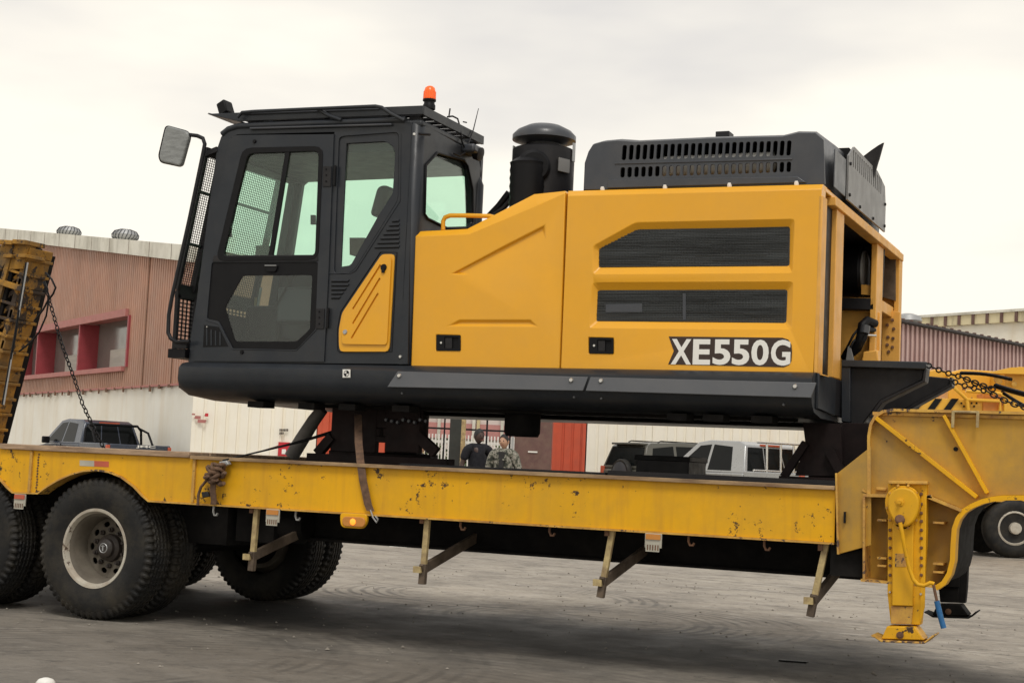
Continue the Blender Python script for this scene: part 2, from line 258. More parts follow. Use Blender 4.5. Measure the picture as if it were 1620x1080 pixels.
# ------------------------------------------------------------------ mesh builder
def origin_of(o):
    v = Vector((0, 0, 0))
    while o is not None:
        v += o.location; o = o.parent
    return v
class MB:
    def __init__(s): s.v = []; s.f = []
    def add(s, vs, fs):
        k = len(s.v); s.v += [Vector(a) for a in vs]; s.f += [tuple(k + i for i in f) for f in fs]; return s
    def box(s, x0, x1, y0, y1, z0, z1):
        return s.add([(x0, y0, z0), (x1, y0, z0), (x1, y1, z0), (x0, y1, z0), (x0, y0, z1), (x1, y0, z1), (x1, y1, z1), (x0, y1, z1)],
                     [(0, 3, 2, 1), (4, 5, 6, 7), (0, 1, 5, 4), (1, 2, 6, 5), (2, 3, 7, 6), (3, 0, 4, 7)])
    def obox(s, c, ax, ay, az):     # centre and three half-axis vectors
        c, ax, ay, az = map(Vector, (c, ax, ay, az)); vs = []
        for k in (-1, 1):
            for i, j in ((-1, -1), (1, -1), (1, 1), (-1, 1)): vs.append(c + ax * i + ay * j + az * k)
        return s.add(vs, [(0, 3, 2, 1), (4, 5, 6, 7), (0, 1, 5, 4), (1, 2, 6, 5), (2, 3, 7, 6), (3, 0, 4, 7)])
    def bar(s, p, q, wd, dp, side=(0, 1, 0)):   # rectangular bar from p to q; wd across, dp along 'side'
        p, q = Vector(p), Vector(q); d = (q - p); n = Vector(side).normalized(); x = d.cross(n).normalized()
        return s.obox((p + q) / 2, x * wd / 2, n * dp / 2, d / 2)
    def plate(s, outer, holes=(), depth=(0, 0.02, 0)):
        d = Vector(depth); loops = [[Vector(p) for p in outer]] + [[Vector(p) for p in h] for h in holes]
        flat = [p for l in loops for p in l]; k = len(s.v); n = len(flat)
        tris = tessellate_polygon(loops)
        s.v += flat + [p + d for p in flat]
        for a, b, c in tris:
            s.f.append((k + a, k + b, k + c)); s.f.append((k + n + c, k + n + b, k + n + a))
        i0 = 0
        for l in loops:
            m_ = len(l)
            for i in range(m_):
                a, b = k + i0 + i, k + i0 + (i + 1) % m_; s.f.append((a, a + n, b + n, b))
            i0 += m_
        return s
    def skin(s, outer, holes=()):       # one-sided filled face with holes
        loops = [[Vector(p) for p in outer]] + [[Vector(p) for p in h] for h in holes]; flat = [p for l in loops for p in l]; k = len(s.v)
        s.v += flat
        for a, b, c in tessellate_polygon(loops): s.f.append((k + a, k + b, k + c))
        return s
    def loft(s, A, B, closed=True):
        k = len(s.v); n = len(A); s.v += [Vector(p) for p in A] + [Vector(p) for p in B]
        for i in range(n if closed else n - 1): s.f.append((k + i, k + (i + 1) % n, k + n + (i + 1) % n, k + n + i))
        return s
    def tube(s, pts, r, n=8, caps=True, closed=False):
        pts = [Vector(p) for p in pts]; k = len(s.v); m_ = len(pts); prev = None
        for i, p in enumerate(pts):
            a = pts[(i - 1) % m_] if (closed or i > 0) else p; b = pts[(i + 1) % m_] if (closed or i < m_ - 1) else p
            d = (b - a).normalized()
            if prev is None:
                u = d.orthogonal().normalized()
            else:
                u = (prev - d * prev.dot(d)).normalized()
            prev = u; v = d.cross(u); rr = r[i] if isinstance(r, (list, tuple)) else r
            for j in range(n):
                t = 2 * math.pi * j / n; s.v.append(p + (u * math.cos(t) + v * math.sin(t)) * rr)
        for i in range(m_ if closed else m_ - 1):
            for j in range(n):
                a = k + i * n + j; b = k + i * n + (j + 1) % n; c = k + ((i + 1) % m_) * n + (j + 1) % n; d_ = k + ((i + 1) % m_) * n + j
                s.f.append((a, b, c, d_))
        if caps and not closed:
            s.f.append(tuple(k + j for j in reversed(range(n)))); s.f.append(tuple(k + (m_ - 1) * n + j for j in range(n)))
        return s
    def lathe(s, c, axis, prof, n=24, caps=True):   # prof: (radius, distance along axis)
        a = Vector(axis).normalized(); u = a.orthogonal().normalized(); v = a.cross(u); c = Vector(c); k = len(s.v)
        for r, h in prof:
            for j in range(n):
                t = 2 * math.pi * j / n; s.v.append(c + a * h + (u * math.cos(t) + v * math.sin(t)) * r)
        for i in range(len(prof) - 1):
            for j in range(n):
                p = k + i * n + j; q = k + i * n + (j + 1) % n; s.f.append((p, q, q + n, p + n))
        if caps:
            s.f.append(tuple(k + j for j in reversed(range(n)))); s.f.append(tuple(k + (len(prof) - 1) * n + j for j in range(n)))
        return s
    def link(s, c, d, nrm, L=0.03, wd=0.018, r=0.005):
        d, nrm = Vector(d).normalized(), Vector(nrm).normalized(); pts = []
        for i in range(10):
            t = 2 * math.pi * i / 10; pts.append(Vector(c) + d * (math.cos(t) * L) + nrm * (math.sin(t) * wd))
        return s.tube(pts, r, 5, closed=True)
    def build(s, name, m, parent=None, bevel=0.0, smooth=0, seg=2):
        org = origin_of(parent); me = bpy.data.meshes.new(name)
        me.from_pydata([v - org for v in s.v], [], s.f); me.materials.append(m)
        bm = bmesh.new(); bm.from_mesh(me); bmesh.ops.remove_doubles(bm, verts=bm.verts, dist=1e-5); bmesh.ops.recalc_face_normals(bm, faces=bm.faces)
        if bevel: bmesh.ops.dissolve_limit(bm, angle_limit=R(0.5), verts=bm.verts, edges=bm.edges)
        bm.to_mesh(me); bm.free()
        o = bpy.data.objects.new(name, me); C.objects.link(o)
        if parent is not None: o.parent = parent
        if bevel:
            b = o.modifiers.new('bevel', 'BEVEL'); b.width = bevel; b.segments = seg; b.limit_method = 'ANGLE'; b.angle_limit = R(35); b.harden_normals = False
        if smooth or bevel:
            me.shade_smooth(); me.set_sharp_from_angle(angle=R(smooth or 32))
        return o
def thing(name, label, cat, loc=(0, 0, 0), group=None):
    o = bpy.data.objects.new(name, None); C.objects.link(o); o.location = loc; o.empty_display_size = 0.2
    o['label'] = label; o['category'] = cat
    if group: o['group'] = group
    return o
def tag(o, label, cat, group=None):
    o['label'] = label; o['category'] = cat
    if group: o['group'] = group
    return o
def struct(o): o['kind'] = 'structure'; return o
def stuff(o): o['kind'] = 'stuff'; return o
def note(o, label): o['label'] = label; return o
def sharec(o, parent, off, name=None):       # copy of a part moved by off
    c = o.copy(); C.objects.link(c); c.parent = parent; c.location = o.location + Vector(off); 
    for ch in o.children:
        d = ch.copy(); C.objects.link(d); d.parent = c
    return c
def ellipse(cx, cy, rx, ry, n=16, a0=0.0, a1=2 * math.pi): return [(cx + rx * math.cos(a0 + (a1 - a0) * i / n), cy + ry * math.sin(a0 + (a1 - a0) * i / n)) for i in range(n if abs(a1 - a0 - 2 * math.pi) < 1e-6 else n + 1)]
def rpoly(pts, r, n=4):         # rounds the corners of a 2-D polygon
    out_ = []; m_ = len(pts)
    for i in range(m_):
        p = Vector(pts[i]); a = Vector(pts[i - 1]); b = Vector(pts[(i + 1) % m_]); da = (a - p); db = (b - p)
        ra = min(r, da.length * 0.45); rb = min(r, db.length * 0.45); s_ = p + da.normalized() * ra; e_ = p + db.normalized() * rb
        for k in range(n + 1):
            t = k / n; out_.append(tuple((1 - t) ** 2 * s_ + 2 * t * (1 - t) * p + t * t * e_))
    return out_

# ------------------------------------------------------------------ ground
g = MB(); g.add([(-600, -300, 0), (600, -300, 0), (600, 900, 0), (-600, 900, 0)], [(0, 1, 2, 3)])
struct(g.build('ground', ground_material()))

m = MB()
for k in range(700):
    x_, y_ = random.uniform(-10, 1), random.uniform(-1.8, 9) ; r_ = random.uniform(0.004, 0.014) * (1.6 if random.random() < 0.05 else 1)
    c_ = Vector((x_, y_, r_ * 0.3)); vs = [c_ + Vector((r_ * random.uniform(.7, 1.3), 0, 0)), c_ + Vector((0, r_ * random.uniform(.7, 1.3), 0)), c_ - Vector((r_ * random.uniform(.7, 1.3), 0, 0)), c_ - Vector((0, r_ * random.uniform(.7, 1.3), 0)), c_ + Vector((0, 0, r_ * 0.8)), c_ - Vector((0, 0, r_ * .3))]
    m.add(vs, [(0, 1, 4), (1, 2, 4), (2, 3, 4), (3, 0, 4), (1, 0, 5), (2, 1, 5), (3, 2, 5), (0, 3, 5)])
gb_ = m.build('gravel_grit', mat('grit_grey', (0.22, 0.20, 0.17), 0.9, noise=0.5, nscale=0.8)); stuff(gb_); tag(gb_, 'loose grit and small stones scattered on the asphalt', 'grit')

# ================================================================== EXCAVATOR UPPER BODY
EX = thing('excavator_upper_body', 'yellow excavator house with charcoal cab, no arm or tracks, loaded on the trailer', 'excavator', (-4.6, 1.6, 1.72))
YC, YH, XR = 0.10, 0.13, -2.19
# --- chassis skirt
def skirt():
    prof = [(0.12, 2.035), (0.04, 2.02), (0.0, 1.985), (-0.005, 1.90), (0.02, 1.83), (0.09, 1.775), (0.30, 1.745), (2.9, 1.745), (3.1, 1.80), (3.12, 2.035)]
    rings = []
    for x, lift, inn in ((-7.13, 0.10, 0.06), (-7.105, 0.06, 0.02), (-7.05, 0.025, 0.005), (-6.95, 0.0, 0), (-6.0, 0, 0), (-4.0, 0, 0), (XR - 0.03, 0, 0), (XR, 0.0, 0.0)):
        rings.append([(x, y + (inn if y < 1 else -inn), max(z, 1.745 + lift) if z < 1.9 else z) for y, z in prof])
    m = MB()
    for a, b in zip(rings, rings[1:]): m.loft(a, b)
    m.skin(rings[0]); m.skin(rings[-1]); return m
sk = skirt().build('chassis_skirt', CAB, EX, smooth=40)
def skpanel(pts):
    a = [PY(pts[0][0], pts[0][1], -0.012), PY(pts[1][0], pts[1][1], -0.012), PY(pts[2][0], pts[2][1], -0.032), PY(pts[3][0], pts[3][1], -0.032)]
    return MB().plate(a, (), (0, 0.02, 0)).build('skirt_panel', SKP, EX, bevel=0.004)
skpanel([(629, 587), (930, 596), (922, 618), (612, 612)]); skpanel([(934, 596), (1291, 605), (1283, 629), (926, 618)])
bolt_mesh = None
def bolts(name, pts, y, r, parent, m=CHR, h=0.014, rnd=True):
    first = None
    for px, py in pts:
        p = PY(px, py, y)
        b = MB().lathe(p, (0, -1, 0), [(r, -0.003), (r, h * 0.6), (r * 0.75, h)], 8).build(name, m, parent, smooth=40)
for p in [(632, 594), (904, 601), (951, 602), (1258, 611)]: bolts('bolt', [p], -0.02, 0.016, sk)
for p in [(637, 622), (909, 628), (952, 630), (1240, 640)]: bolts('bolt', [p], 0.03, 0.010, sk, SKP)
# sticker with target mark
s = MB().plate(LY([(542, 584), (554, 584), (554, 597), (542, 597)], -0.014), (), (0, 0.004, 0)).build('target_sticker', WHT, sk)
c0 = PY(548, 590.5, -0.0165)
m = MB()
for a0 in (0, math.pi):
    m.add([c0] + [c0 + Vector((0.021 * math.cos(a0 + t * math.pi / 8), 0, 0.021 * math.sin(a0 + t * math.pi / 8))) for t in range(5)], [(0, 1, 2, 3, 4, 5)])
m.tube([c0 + Vector((0.021 * math.cos(t * math.pi / 8), 0, 0.021 * math.sin(t * math.pi / 8))) for t in range(16)], 0.0015, 4, closed=True)
m.build('target_mark', SEAL, sk)
# underside lumps: pads along the belly, swing joint drum, sump box
for x in (-6.55, -6.1, -5.75, -5.3, -3.2, -2.95, -2.62): MB().box(x, x + 0.14, 0.16, 0.32, 1.700, 1.7455).build('belly_pad', DARK, EX)
MB().lathe((PY(608, 700, 1.5).x, 1.5, 1.50), (0, 0, 1), [(0.33, 0), (0.36, 0.05), (0.36, 0.24)], 40).build('slewing_ring', DARK, EX, smooth=40)
MB().lathe(PY(826, 684, 0.75) , (0, 0, 1), [(0.12, -0.03), (0.135, 0), (0.135, 0.14)], 24).build('sump_drum', DARK, EX, smooth=40)
MB().box(-6.1, -2.4, 0.45, 0.55, 1.725, 1.7455).build('belly_rail', DARK, EX)
MB().box(-6.1, -2.3, 1.3, 1.45, 1.72, 1.7455).build('belly_rail', DARK, EX)

# --- engine house near side
def emb(face_outer, band=None, holes=(), y=YH, m=YEL, name='side_door', thick=0.03):
    mb = MB(); F = LY(face_outer, y)
    mb.skin(F, [LY(h[0], y) for h in holes])
    for h in holes:
        A = LY(h[0], y); B = LY(h[1], y + h[2]); mb.loft(A, B)
        if h[3]: mb.skin(B)
    return mb, F
G1 = ([(714, 433), (800, 388), (862, 356), (863, 375), (800, 404), (738, 434)], [(722, 431), (801, 391), (859, 361), (859, 365), (801, 395), (728, 432)], 0.022, True)
G2 = ([(707, 516), (727, 506), (839, 506), (851, 517)], [(722, 512), (731, 509), (838, 509), (842, 512)], 0.018, True)
LH1 = ([(690, 529), (728, 530), (728, 555), (690, 555)], [(691, 530), (727, 531), (727, 554), (691, 554)], 0.02, True)
main = [(657, 374), (742, 371), (850, 324), (894, 304), (885.5, 583), (650, 578)]
mb, F = emb(main, holes=[G1, G2, LH1])
top = [(658.5, 366), (739, 362), (845, 307), (894.5, 302)]
T = LY(top, YH + 0.05); mb.loft(F[:4], T, closed=False)
mb.loft([F[4], F[3], T[3]], [p + Vector((0.0, 0.06, 0)) for p in (F[4], F[3], T[3])], closed=False)
mb.loft([F[4], F[5], F[0], T[0]], [p + Vector((0, 0.06, 0)) for p in (F[4], F[5], F[0], T[0])], closed=False)
mb.loft(T, [p + Vector((0, 0.25, 0.0)) for p in T], closed=False)
d1 = note(mb.build('side_door', YEL, EX, bevel=0.006, smooth=30), 'yellow door with a sloping top and two pressed grooves')
R1 = (rpoly([(938, 389), (1005, 352), (1257, 346), (1254, 432), (938, 434)], 5, 2), rpoly([(948, 394), (1009, 363), (1250, 359), (1249, 421), (948, 423)], 4, 2), 0.035, False)
R2 = (rpoly([(937, 447), (1255, 445), (1253, 521), (932, 519)], 5, 2), rpoly([(946, 459), (1246, 458), (1244, 511), (944, 508)], 4, 2), 0.035, False)
LH2 = ([(931, 533), (971, 534), (971, 560), (931, 559)], [(932, 534), (970, 535), (970, 559), (932, 558)], 0.02, True)
main = [(898, 310), (1300, 299), (1286, 601), (887, 584)]
mb, F = emb(main, holes=[R1, R2, LH2])
T = LY([(899, 302), (1302, 291.5)], YH + 0.045); mb.loft(F[:2], T, closed=False)
bk = [p + Vector((0, 0.07, 0)) for p in (F[3], F[0], T[0])]; mb.loft([F[3], F[0], T[0]], bk, closed=False)
bk = [p + Vector((-0.0, 0.12, 0)) for p in (F[2], F[1], T[1])]; mb.loft([F[2], F[1], T[1]], bk, closed=False)
mb.loft([F[3], F[2]], [F[3] + Vector((0, .06, 0)), F[2] + Vector((0, .06, 0))], closed=False)
mb.loft(T, [p + Vector((0, 0.25, 0)) for p in T], closed=False)
d2 = note(mb.build('side_door', YEL, EX, bevel=0.006, smooth=30), 'yellow door with two dark grilles and model lettering')
# door lip at its lower right corner
# grilles
def grille(loop, nslat, parent):
    pts = LY(loop, YH + 0.05); base = MB().plate(LY(rpoly(loop, 2, 1), YH + 0.036), (), (0, 0.02, 0)).build('grille', GRM, parent)
    xs = [p.x for p in pts]; zs = [p.z for p in pts]; z0, z1 = min(zs), max(zs); m_ = MB()
    poly = [(p.x, p.z) for p in pts]
    for i in range(1, nslat):
        z = z0 + (z1 - z0) * i / nslat; cuts = []
        for (x0, a0), (x1, a1) in zip(poly, poly[1:] + poly[:1]):
            if (a0 - z) * (a1 - z) < 0: cuts.append(x0 + (x1 - x0) * (z - a0) / (a1 - a0))
        if len(cuts) >= 2:
            x = min(cuts) + 0.006
            while x < max(cuts) - 0.02:
                x2 = min(x + random.uniform(0.10, 0.5), max(cuts) - 0.006)
                t = random.uniform(-0.0015, 0.0035); m_.obox(((x + x2) / 2, YH + 0.032 + t, z), ((x2 - x) / 2, 0, 0), (0, 0.003, 0.0015), (0, -0.0015, 0.0028)); x = x2
    x = min(xs) + 0.02
    while x < max(xs) - 0.01:
        if True:
            tops = []
            for (x0, a0), (x1, a1) in zip(poly, poly[1:] + poly[:1]):
                if (x0 - x) * (x1 - x) < 0: tops.append(a0 + (a1 - a0) * (x - x0) / (x1 - x0))
            if len(tops) >= 2: m_.obox((x, YH + 0.034, (min(tops) + max(tops)) / 2), (0.0012, 0, 0), (0, 0.001, 0), (0, 0, (max(tops) - min(tops)) / 2 - 0.003))
        x += 0.021
    stuff(m_.build('grille_wire', GRM2, base)); return base
g1 = grille([(948, 394), (1009, 363), (1250, 359), (1249, 421), (948, 423)], 24, d2)
g2 = grille([(946, 459), (1246, 458), (1244, 511), (944, 508)], 19, d2)
MB().plate(LY([(958, 481), (1016, 480), (1016, 494), (958, 494)], YH + 0.027), (), (0, 0.006, 0)).build('label_plate', COV, g2)
MB().plate(LY([(1080, 464), (1085, 464), (1085, 506), (1080, 506)], YH + 0.027), (), (0, 0.006, 0)).build('grille_bar', COV, g2)
for dr, x0, y0 in ((d1, 690, 529), (d2, 932, 533.5)):
    l = MB().plate(LY(rpoly([(x0, y0), (x0 + 38.5, y0 + 1), (x0 + 38.5, y0 + 26), (x0, y0 + 25.5)], 2, 2), YH - 0.006), (LY([(x0 + 13, y0 + 4), (x0 + 35, y0 + 4.5), (x0 + 35, y0 + 22.5), (x0 + 13, y0 + 22)], YH - 0.006),), (0, 0.012, 0)).build('door_latch', SEAL, dr, bevel=0.002)
    MB().plate(LY([(x0 + 14, y0 + 5), (x0 + 25, y0 + 5), (x0 + 25, y0 + 22), (x0 + 14, y0 + 22)], YH + 0.0), (), (0, 0.01, 0)).build('latch_lever', BLK, dr, bevel=0.002)
    MB().plate(LY([(x0 + 12, y0 + 3), (x0 + 36, y0 + 3.5), (x0 + 36, y0 + 23.5), (x0 + 12, y0 + 23)], YH + 0.012), (), (0, 0.003, 0)).build('latch_recess', SEAL, dr)
    MB().lathe(PY(x0 + 8, y0 + 13, YH - 0.006), (0, -1, 0), [(0.009, 0), (0.008, 0.004)], 12).build('keyhole', CHR, dr)
# model lettering
dec = MB().plate(LY([(1058, 532), (1238, 534), (1247, 537), (1252, 545), (1253, 556), (1252, 571), (1248, 577), (1240, 580.5), (1057, 576), (1066, 555)], YH - 0.003), (), (0, 0.004, 0)).build('decal_backing', DBR, d2)
def lettering(text, px0, px1, py0, py1, y, m, parent, name='lettering', bold=0.035, th=0.0015, X=None):
    cu = bpy.data.curves.new('t', 'FONT'); cu.body = text; cu.size = 1; cu.offset = bold; cu.space_character = 1.0; cu.resolution_u = 4
    o = bpy.data.objects.new('t', cu); me = bpy.data.meshes.new_from_object(o); bpy.data.objects.remove(o)
    xs = [v.co.x for v in me.vertices]; ys = [v.co.y for v in me.vertices]; x0, x1, y0_, y1_ = min(xs), max(xs), min(ys), max(ys)
    A, B, D = PY(px0, py1, y), PY(px1, (py1 + (px1 - px0) * 0.0), y), PY(px0, py0, y); org = origin_of(parent)
    wX = PY(px1, py1, y).x - A.x; hZ = D.z - A.z
    vs = [Vector((A.x + (v.co.x - x0) / (x1 - x0) * wX, y, A.z + (v.co.y - y0_) / (y1_ - y0_) * hZ)) for v in me.vertices]
    mb_ = MB(); mb_.v = vs; mb_.f = [tuple(p.vertices) for p in me.polygons]; bpy.data.meshes.remove(me)
    return mb_.build(name, m, parent)
for ch, pa, pb in (('X', 1061, 1093), ('E', 1095.5, 1123), ('5', 1127, 1155), ('5', 1157.5, 1185), ('0', 1188, 1215.5), ('G', 1219, 1250)): lettering(ch, pa, pb, 536.0 + (pa - 1061) * 0.008, 576.0 + (pa - 1061) * 0.012, YH - 0.0045, WHT, d2, bold=0.03)
# hood top, far wall, hood body behind the doors (dark inside)
m = MB(); m.box(-3.97, XR, YH + 0.10, 3.10, 3.235, 3.268); m.build('hood_top', YEL, EX, bevel=0.006)
MB().box(-3.95, XR - 0.03, 3.06, 3.12, 2.035, 3.23).build('far_side_panel', YEL2, EX)
MB().box(-5.12, -3.96, 1.25, 3.12, 2.035, 3.05).build('far_side_panel', YEL, EX, bevel=0.01)
MB().box(-5.12, -3.92, YH + 0.07, 1.24, 2.035, 3.0).build('tank_box', BLK, EX)
MB().box(-4.55, -3.9, YH + 0.3, 1.24, 3.0, 3.2).build('tank_box', BLK, EX)
MB().box(-3.90, -3.0, YH + 0.08, 3.05, 2.035, 3.2).build('engine_block', DARK, EX)
# white bolts on hood edge
for p in [(953, 298), (1052, 295), (1154, 292), (1260, 289)]:
    q = PY(*p, 0.24); MB().lathe(q, (0, -0.3, 1), [(0.016, -0.03), (0.016, 0.0), (0.010, 0.012)], 8).build('hood_bolt', WHT, EX, smooth=40)
# --- rear frame (open end)
def xbox(y0, y1, z0, z1, x0=XR - 0.06, x1=XR, name='frame_post', m=YEL2, bv=0.005, parent=EX): return MB().box(x0, x1, y0, y1, z0, z1).build(name, m, parent, bevel=bv)
xbox(YH + 0.0, YH + 0.14, 2.03, 3.19, x0=XR - 0.02, x1=XR + 0.008)
MB().box(XR - 0.30, XR - 0.02, YH + 0.08, 0.555, 2.035, 3.17).build('seal_panel', SEAL, EX)
xbox(0.56, 0.80, 2.035, 3.175, x0=XR - 0.04, x1=XR + 0.012)
xbox(0.42, 3.10, 3.175, 3.235, x1=XR + 0.03, name='frame_rail', m=YEL2)
xbox(2.10, 2.36, 2.06, 3.175, x0=XR - 0.045); xbox(2.98, 3.12, 2.06, 3.235, x0=XR - 0.02, x1=XR + 0.02)
xbox(2.37, 2.97, 2.69, 2.78, x0=XR - 0.3, x1=XR - 0.02, name='frame_shelf')
MB().box(-3.0, -2.96, 0.64, 3.05, 2.035, 3.2).build('bulkhead', DARK, EX)
MB().box(-2.96, XR - 0.06, 0.64, 3.06, 3.20, 3.234).build('bulkhead', BLK, EX)
def yplate(pts, y, th, name, m_, bv=0.003, parent=None): return MB().plate(LY(pts, y), (), (0, th, 0)).build(name, m_, parent or EX, bevel=bv)
yplate([(1318, 492), (1392, 494), (1391, 603), (1316, 600)], 2.20, 0.02, 'inner_plate', YEL2)
yplate([(1318, 470), (1382, 472), (1382, 490), (1318, 488)], 2.10, 0.14, 'inner_box', BLK)
yplate([(1362, 450), (1382, 451), (1382, 467), (1362, 466)], 2.16, 0.04, 'inner_plate', YEL2)
yplate([(1318, 330), (1400, 380), (1396, 470), (1318, 470)], 2.40, 0.02, 'inner_box', BLK)
rp = yplate([(1396, 488), (1424, 494), (1422, 580), (1394, 576)], 2.90, 0.02, 'inner_plate', YEL2)
yplate([(1396, 385), (1417, 396), (1417, 476), (1396, 470)], 2.97, 0.02, 'inner_box', BRACE)
for px, py in ((1405, 500), (1412, 506), (1404, 514), (1414, 520), (1405, 533), (1413, 535), (1404, 545), (1412, 549), (1406, 556)): MB().lathe(PY(px, py, 2.90), (0, -1, 0), [(0.014, 0), (0.012, 0.015)], 6).build('bolt', RUST, rp)
fc = PX(1372, 430, -2.30)
MB().lathe(fc, (-1, 0, 0), [(0.0, 0.0), (0.14, 0.0), (0.165, 0.01), (0.17, 0.03), (0.17, 0.40)], 32, caps=False).build('fan_drum', CPL, EX, smooth=35)
MB().lathe(fc + Vector((-0.02, 0, 0)), (-1, 0, 0), [(0.18, 0.0), (0.20, 0.02), (0.20, 0.5)], 32, caps=False).build('fan_drum', SEAL, EX, smooth=35)
def hose(pts, r_, m_=SEAL, y=2.02): MB().tube([PY(a_, b_, y + c_) for a_, b_, c_ in pts], r_, 10).build('hose', m_, EX, smooth=60)
hose([(1384, 512, .1), (1372, 507, 0), (1364, 514, -.04), (1363, 526, -.05), (1358, 544, -.05), (1346, 558, 0), (1336, 566, .05)], 0.034)
hose([(1382, 522, .1), (1371, 520, -.02), (1367, 534, -.05), (1358, 552, -.03), (1344, 564, 0)], 0.024)
hose([(1360, 518, 0), (1350, 530, -.06), (1341, 548, -.03), (1334, 560, .05)], 0.010, BLK)
hose([(1363, 530, 0), (1350, 540, -.08), (1342, 556, -.05), (1336, 575, .05)], 0.010, BLK)
hose([(1366, 530, -.05), (1386, 531, 0)], 0.010, CHR)
hose([(1369, 515, -.05), (1367, 527, -.06)], 0.038, COV)
yplate([(1336, 582), (1341, 548), (1345, 546), (1354, 582)], 1.95, 0.02, 'inner_gusset', CPL)
yplate([(1366, 556), (1388, 553), (1390, 575), (1362, 575)], 1.98, 0.1, 'inner_gusset', YEL2, 0.01)
# door strip end flap (small bent lip)
MB().plate([(XR - 0.02, YH, 2.03), (XR + 0.05, YH + 0.02, 2.015), (XR + 0.05, YH + 0.14, 2.015), (XR - 0.02, YH + 0.14, 2.03)], (), (0, 0, 0.006)).build('door_lip', YEL2, EX)
# --- counterweight brackets
MB().box(XR - 0.3, XR + 0.015, 0.64, 3.0, 1.78, 2.03).build('tail_plate', BLK, EX, bevel=0.008)
MB().plate([(XR, 0.12, 1.80), (XR, 0.12, 2.03), (XR, 0.64, 2.03), (XR, 0.64, 1.78)], (), (0.02, 0, 0)).build('tail_plate', CAB, EX, bevel=0.005)
for Y, pl in ((0.87, [(1333, 579), (1462, 583), (1459, 601), (1393, 633), (1374, 658), (1362, 674), (1332, 668)]), (2.10, [(1400, 588), (1502, 598), (1502, 608), (1450, 636), (1428, 649), (1385, 672), (1355, 674), (1340, 660)])):
    b = MB().plate(LY(pl, Y), (), (0, 0.05, 0)).build('mount_bracket', BLK, EX, bevel=0.006)
    if Y < 1: MB().plate(LY([(1331, 569), (1466, 572), (1464, 584), (1331, 580)], Y - 0.06), (), (0, 0.2, 0)).build('bracket_flange', CAB, b, bevel=0.006)
    if Y < 1: MB().plate(LY([(1462, 583), (1466, 584), (1463, 604), (1396, 637), (1378, 661), (1374, 658), (1393, 632), (1459, 601)], Y - 0.05), (), (0, 0.15, 0)).build('bracket_flange', BLK, b, bevel=0.004)
    else: MB().plate(LY([(1502, 596), (1506, 597), (1506, 611), (1453, 640), (1431, 652), (1428, 649), (1450, 635), (1502, 607)], Y - 0.05), (), (0, 0.15, 0)).build('bracket_flange', BLK, b, bevel=0.004)
    if Y < 1: MB().plate(LY([(1331, 580), (1345, 580), (1345, 668), (1331, 666)], Y - 0.05), (), (0, 0.05, 0)).build('bracket_flange', CAB, b, bevel=0.004)

# --- grey engine cover on top
def cover():
    # near face: tessellated with slots; slightly leaning back
    out_ = [(924, 300), (925, 258), (931, 240), (938, 229), (952, 225), (976, 223), (1005, 225), (1120, 219.5), (1238, 216.5), (1262, 210.5), (1290, 211), (1303, 222), (1305, 291)]
    slots = []
    for k in range(25):
        x = 987.5 + k * 10.85; y = 241.5 - k * 0.30
        slots.append(rpoly([(x - 2.4, y - 12), (x + 4.6, y - 12), (x + 2.6, y + 12), (x - 4.4, y + 12)], 3.2, 2))
        x = 985.0 + k * 10.95; y = 272.5 - k * 0.36
        slots.append(rpoly([(x - 3.0, y - 8), (x + 4.0, y - 8), (x + 3.0, y + 8.5), (x - 4.0, y + 8.5)], 3.2, 2))
    def yat(p): return p
    m_ = MB()
    flat = LY(out_, 0.25); holes = [LY(s_, 0.25) for s_ in slots]
    m_.plate(flat, holes, (0, 0.018, 0))
    return m_, flat
m, flat = cover()
covn = m.build('engine_cover', COV, EX, smooth=30)
zt = 3.64
# raised lower ledge
MB().plate(LY([(962, 284), (1262, 279), (1276, 289), (960, 298)], 0.235), (), (0, 0.018, 0)).build('cover_ledge', COV, covn, bevel=0.006)
MB().plate(LY([(972, 257.5), (1253, 250), (1253, 253), (972, 260)], 0.243), (), (0, 0.01, 0)).build('cover_rib', COV, covn, bevel=0.003)
# top and other sides: loft from the near outline to a rounded far outline
def shell():
    m_ = MB(); src = flat[1:-1]; rows = []
    for y, dz, k in ((0.25, 0, 0), (0.27, 0.012, 0.004), (0.33, 0.03, 0.01), (0.9, 0.06, 0.01), (1.5, 0.06, 0.01), (2.15, 0.03, 0.01), (2.28, 0.0, 0.0)):
        zb = 3.27; cx = -3.05
        rows.append([Vector((p.x + (k if p.x < cx else -k), y, p.z + dz * (1 if p.z > 3.5 else 0))) for p in src])
    f0 = [Vector((r[0].x, r[0].y, 3.262)) for r in rows]; f1 = [Vector((r[-1].x, r[0].y, 3.262)) for r in rows]
    rows = [[a] + r + [b] for a, r, b in zip(f0, rows, f1)]
    for a, b in zip(rows, rows[1:]): m_.loft(a, b, closed=False)
    m_.skin(rows[-1]); return m_
sh = shell().build('cover_shell', COV, covn, smooth=50)
MB().box(-3.8, -2.35, 0.7, 0.8, 3.28, 3.6).build('cover_inner', DARK, covn)
MB().lathe((-3.38, 0.37, 3.475), (1, 0, 0), [(0.03, 0), (0.07, 0.02), (0.07, 0.80), (0.03, 0.82)], 20).build('inner_duct', WHT, covn, smooth=40)
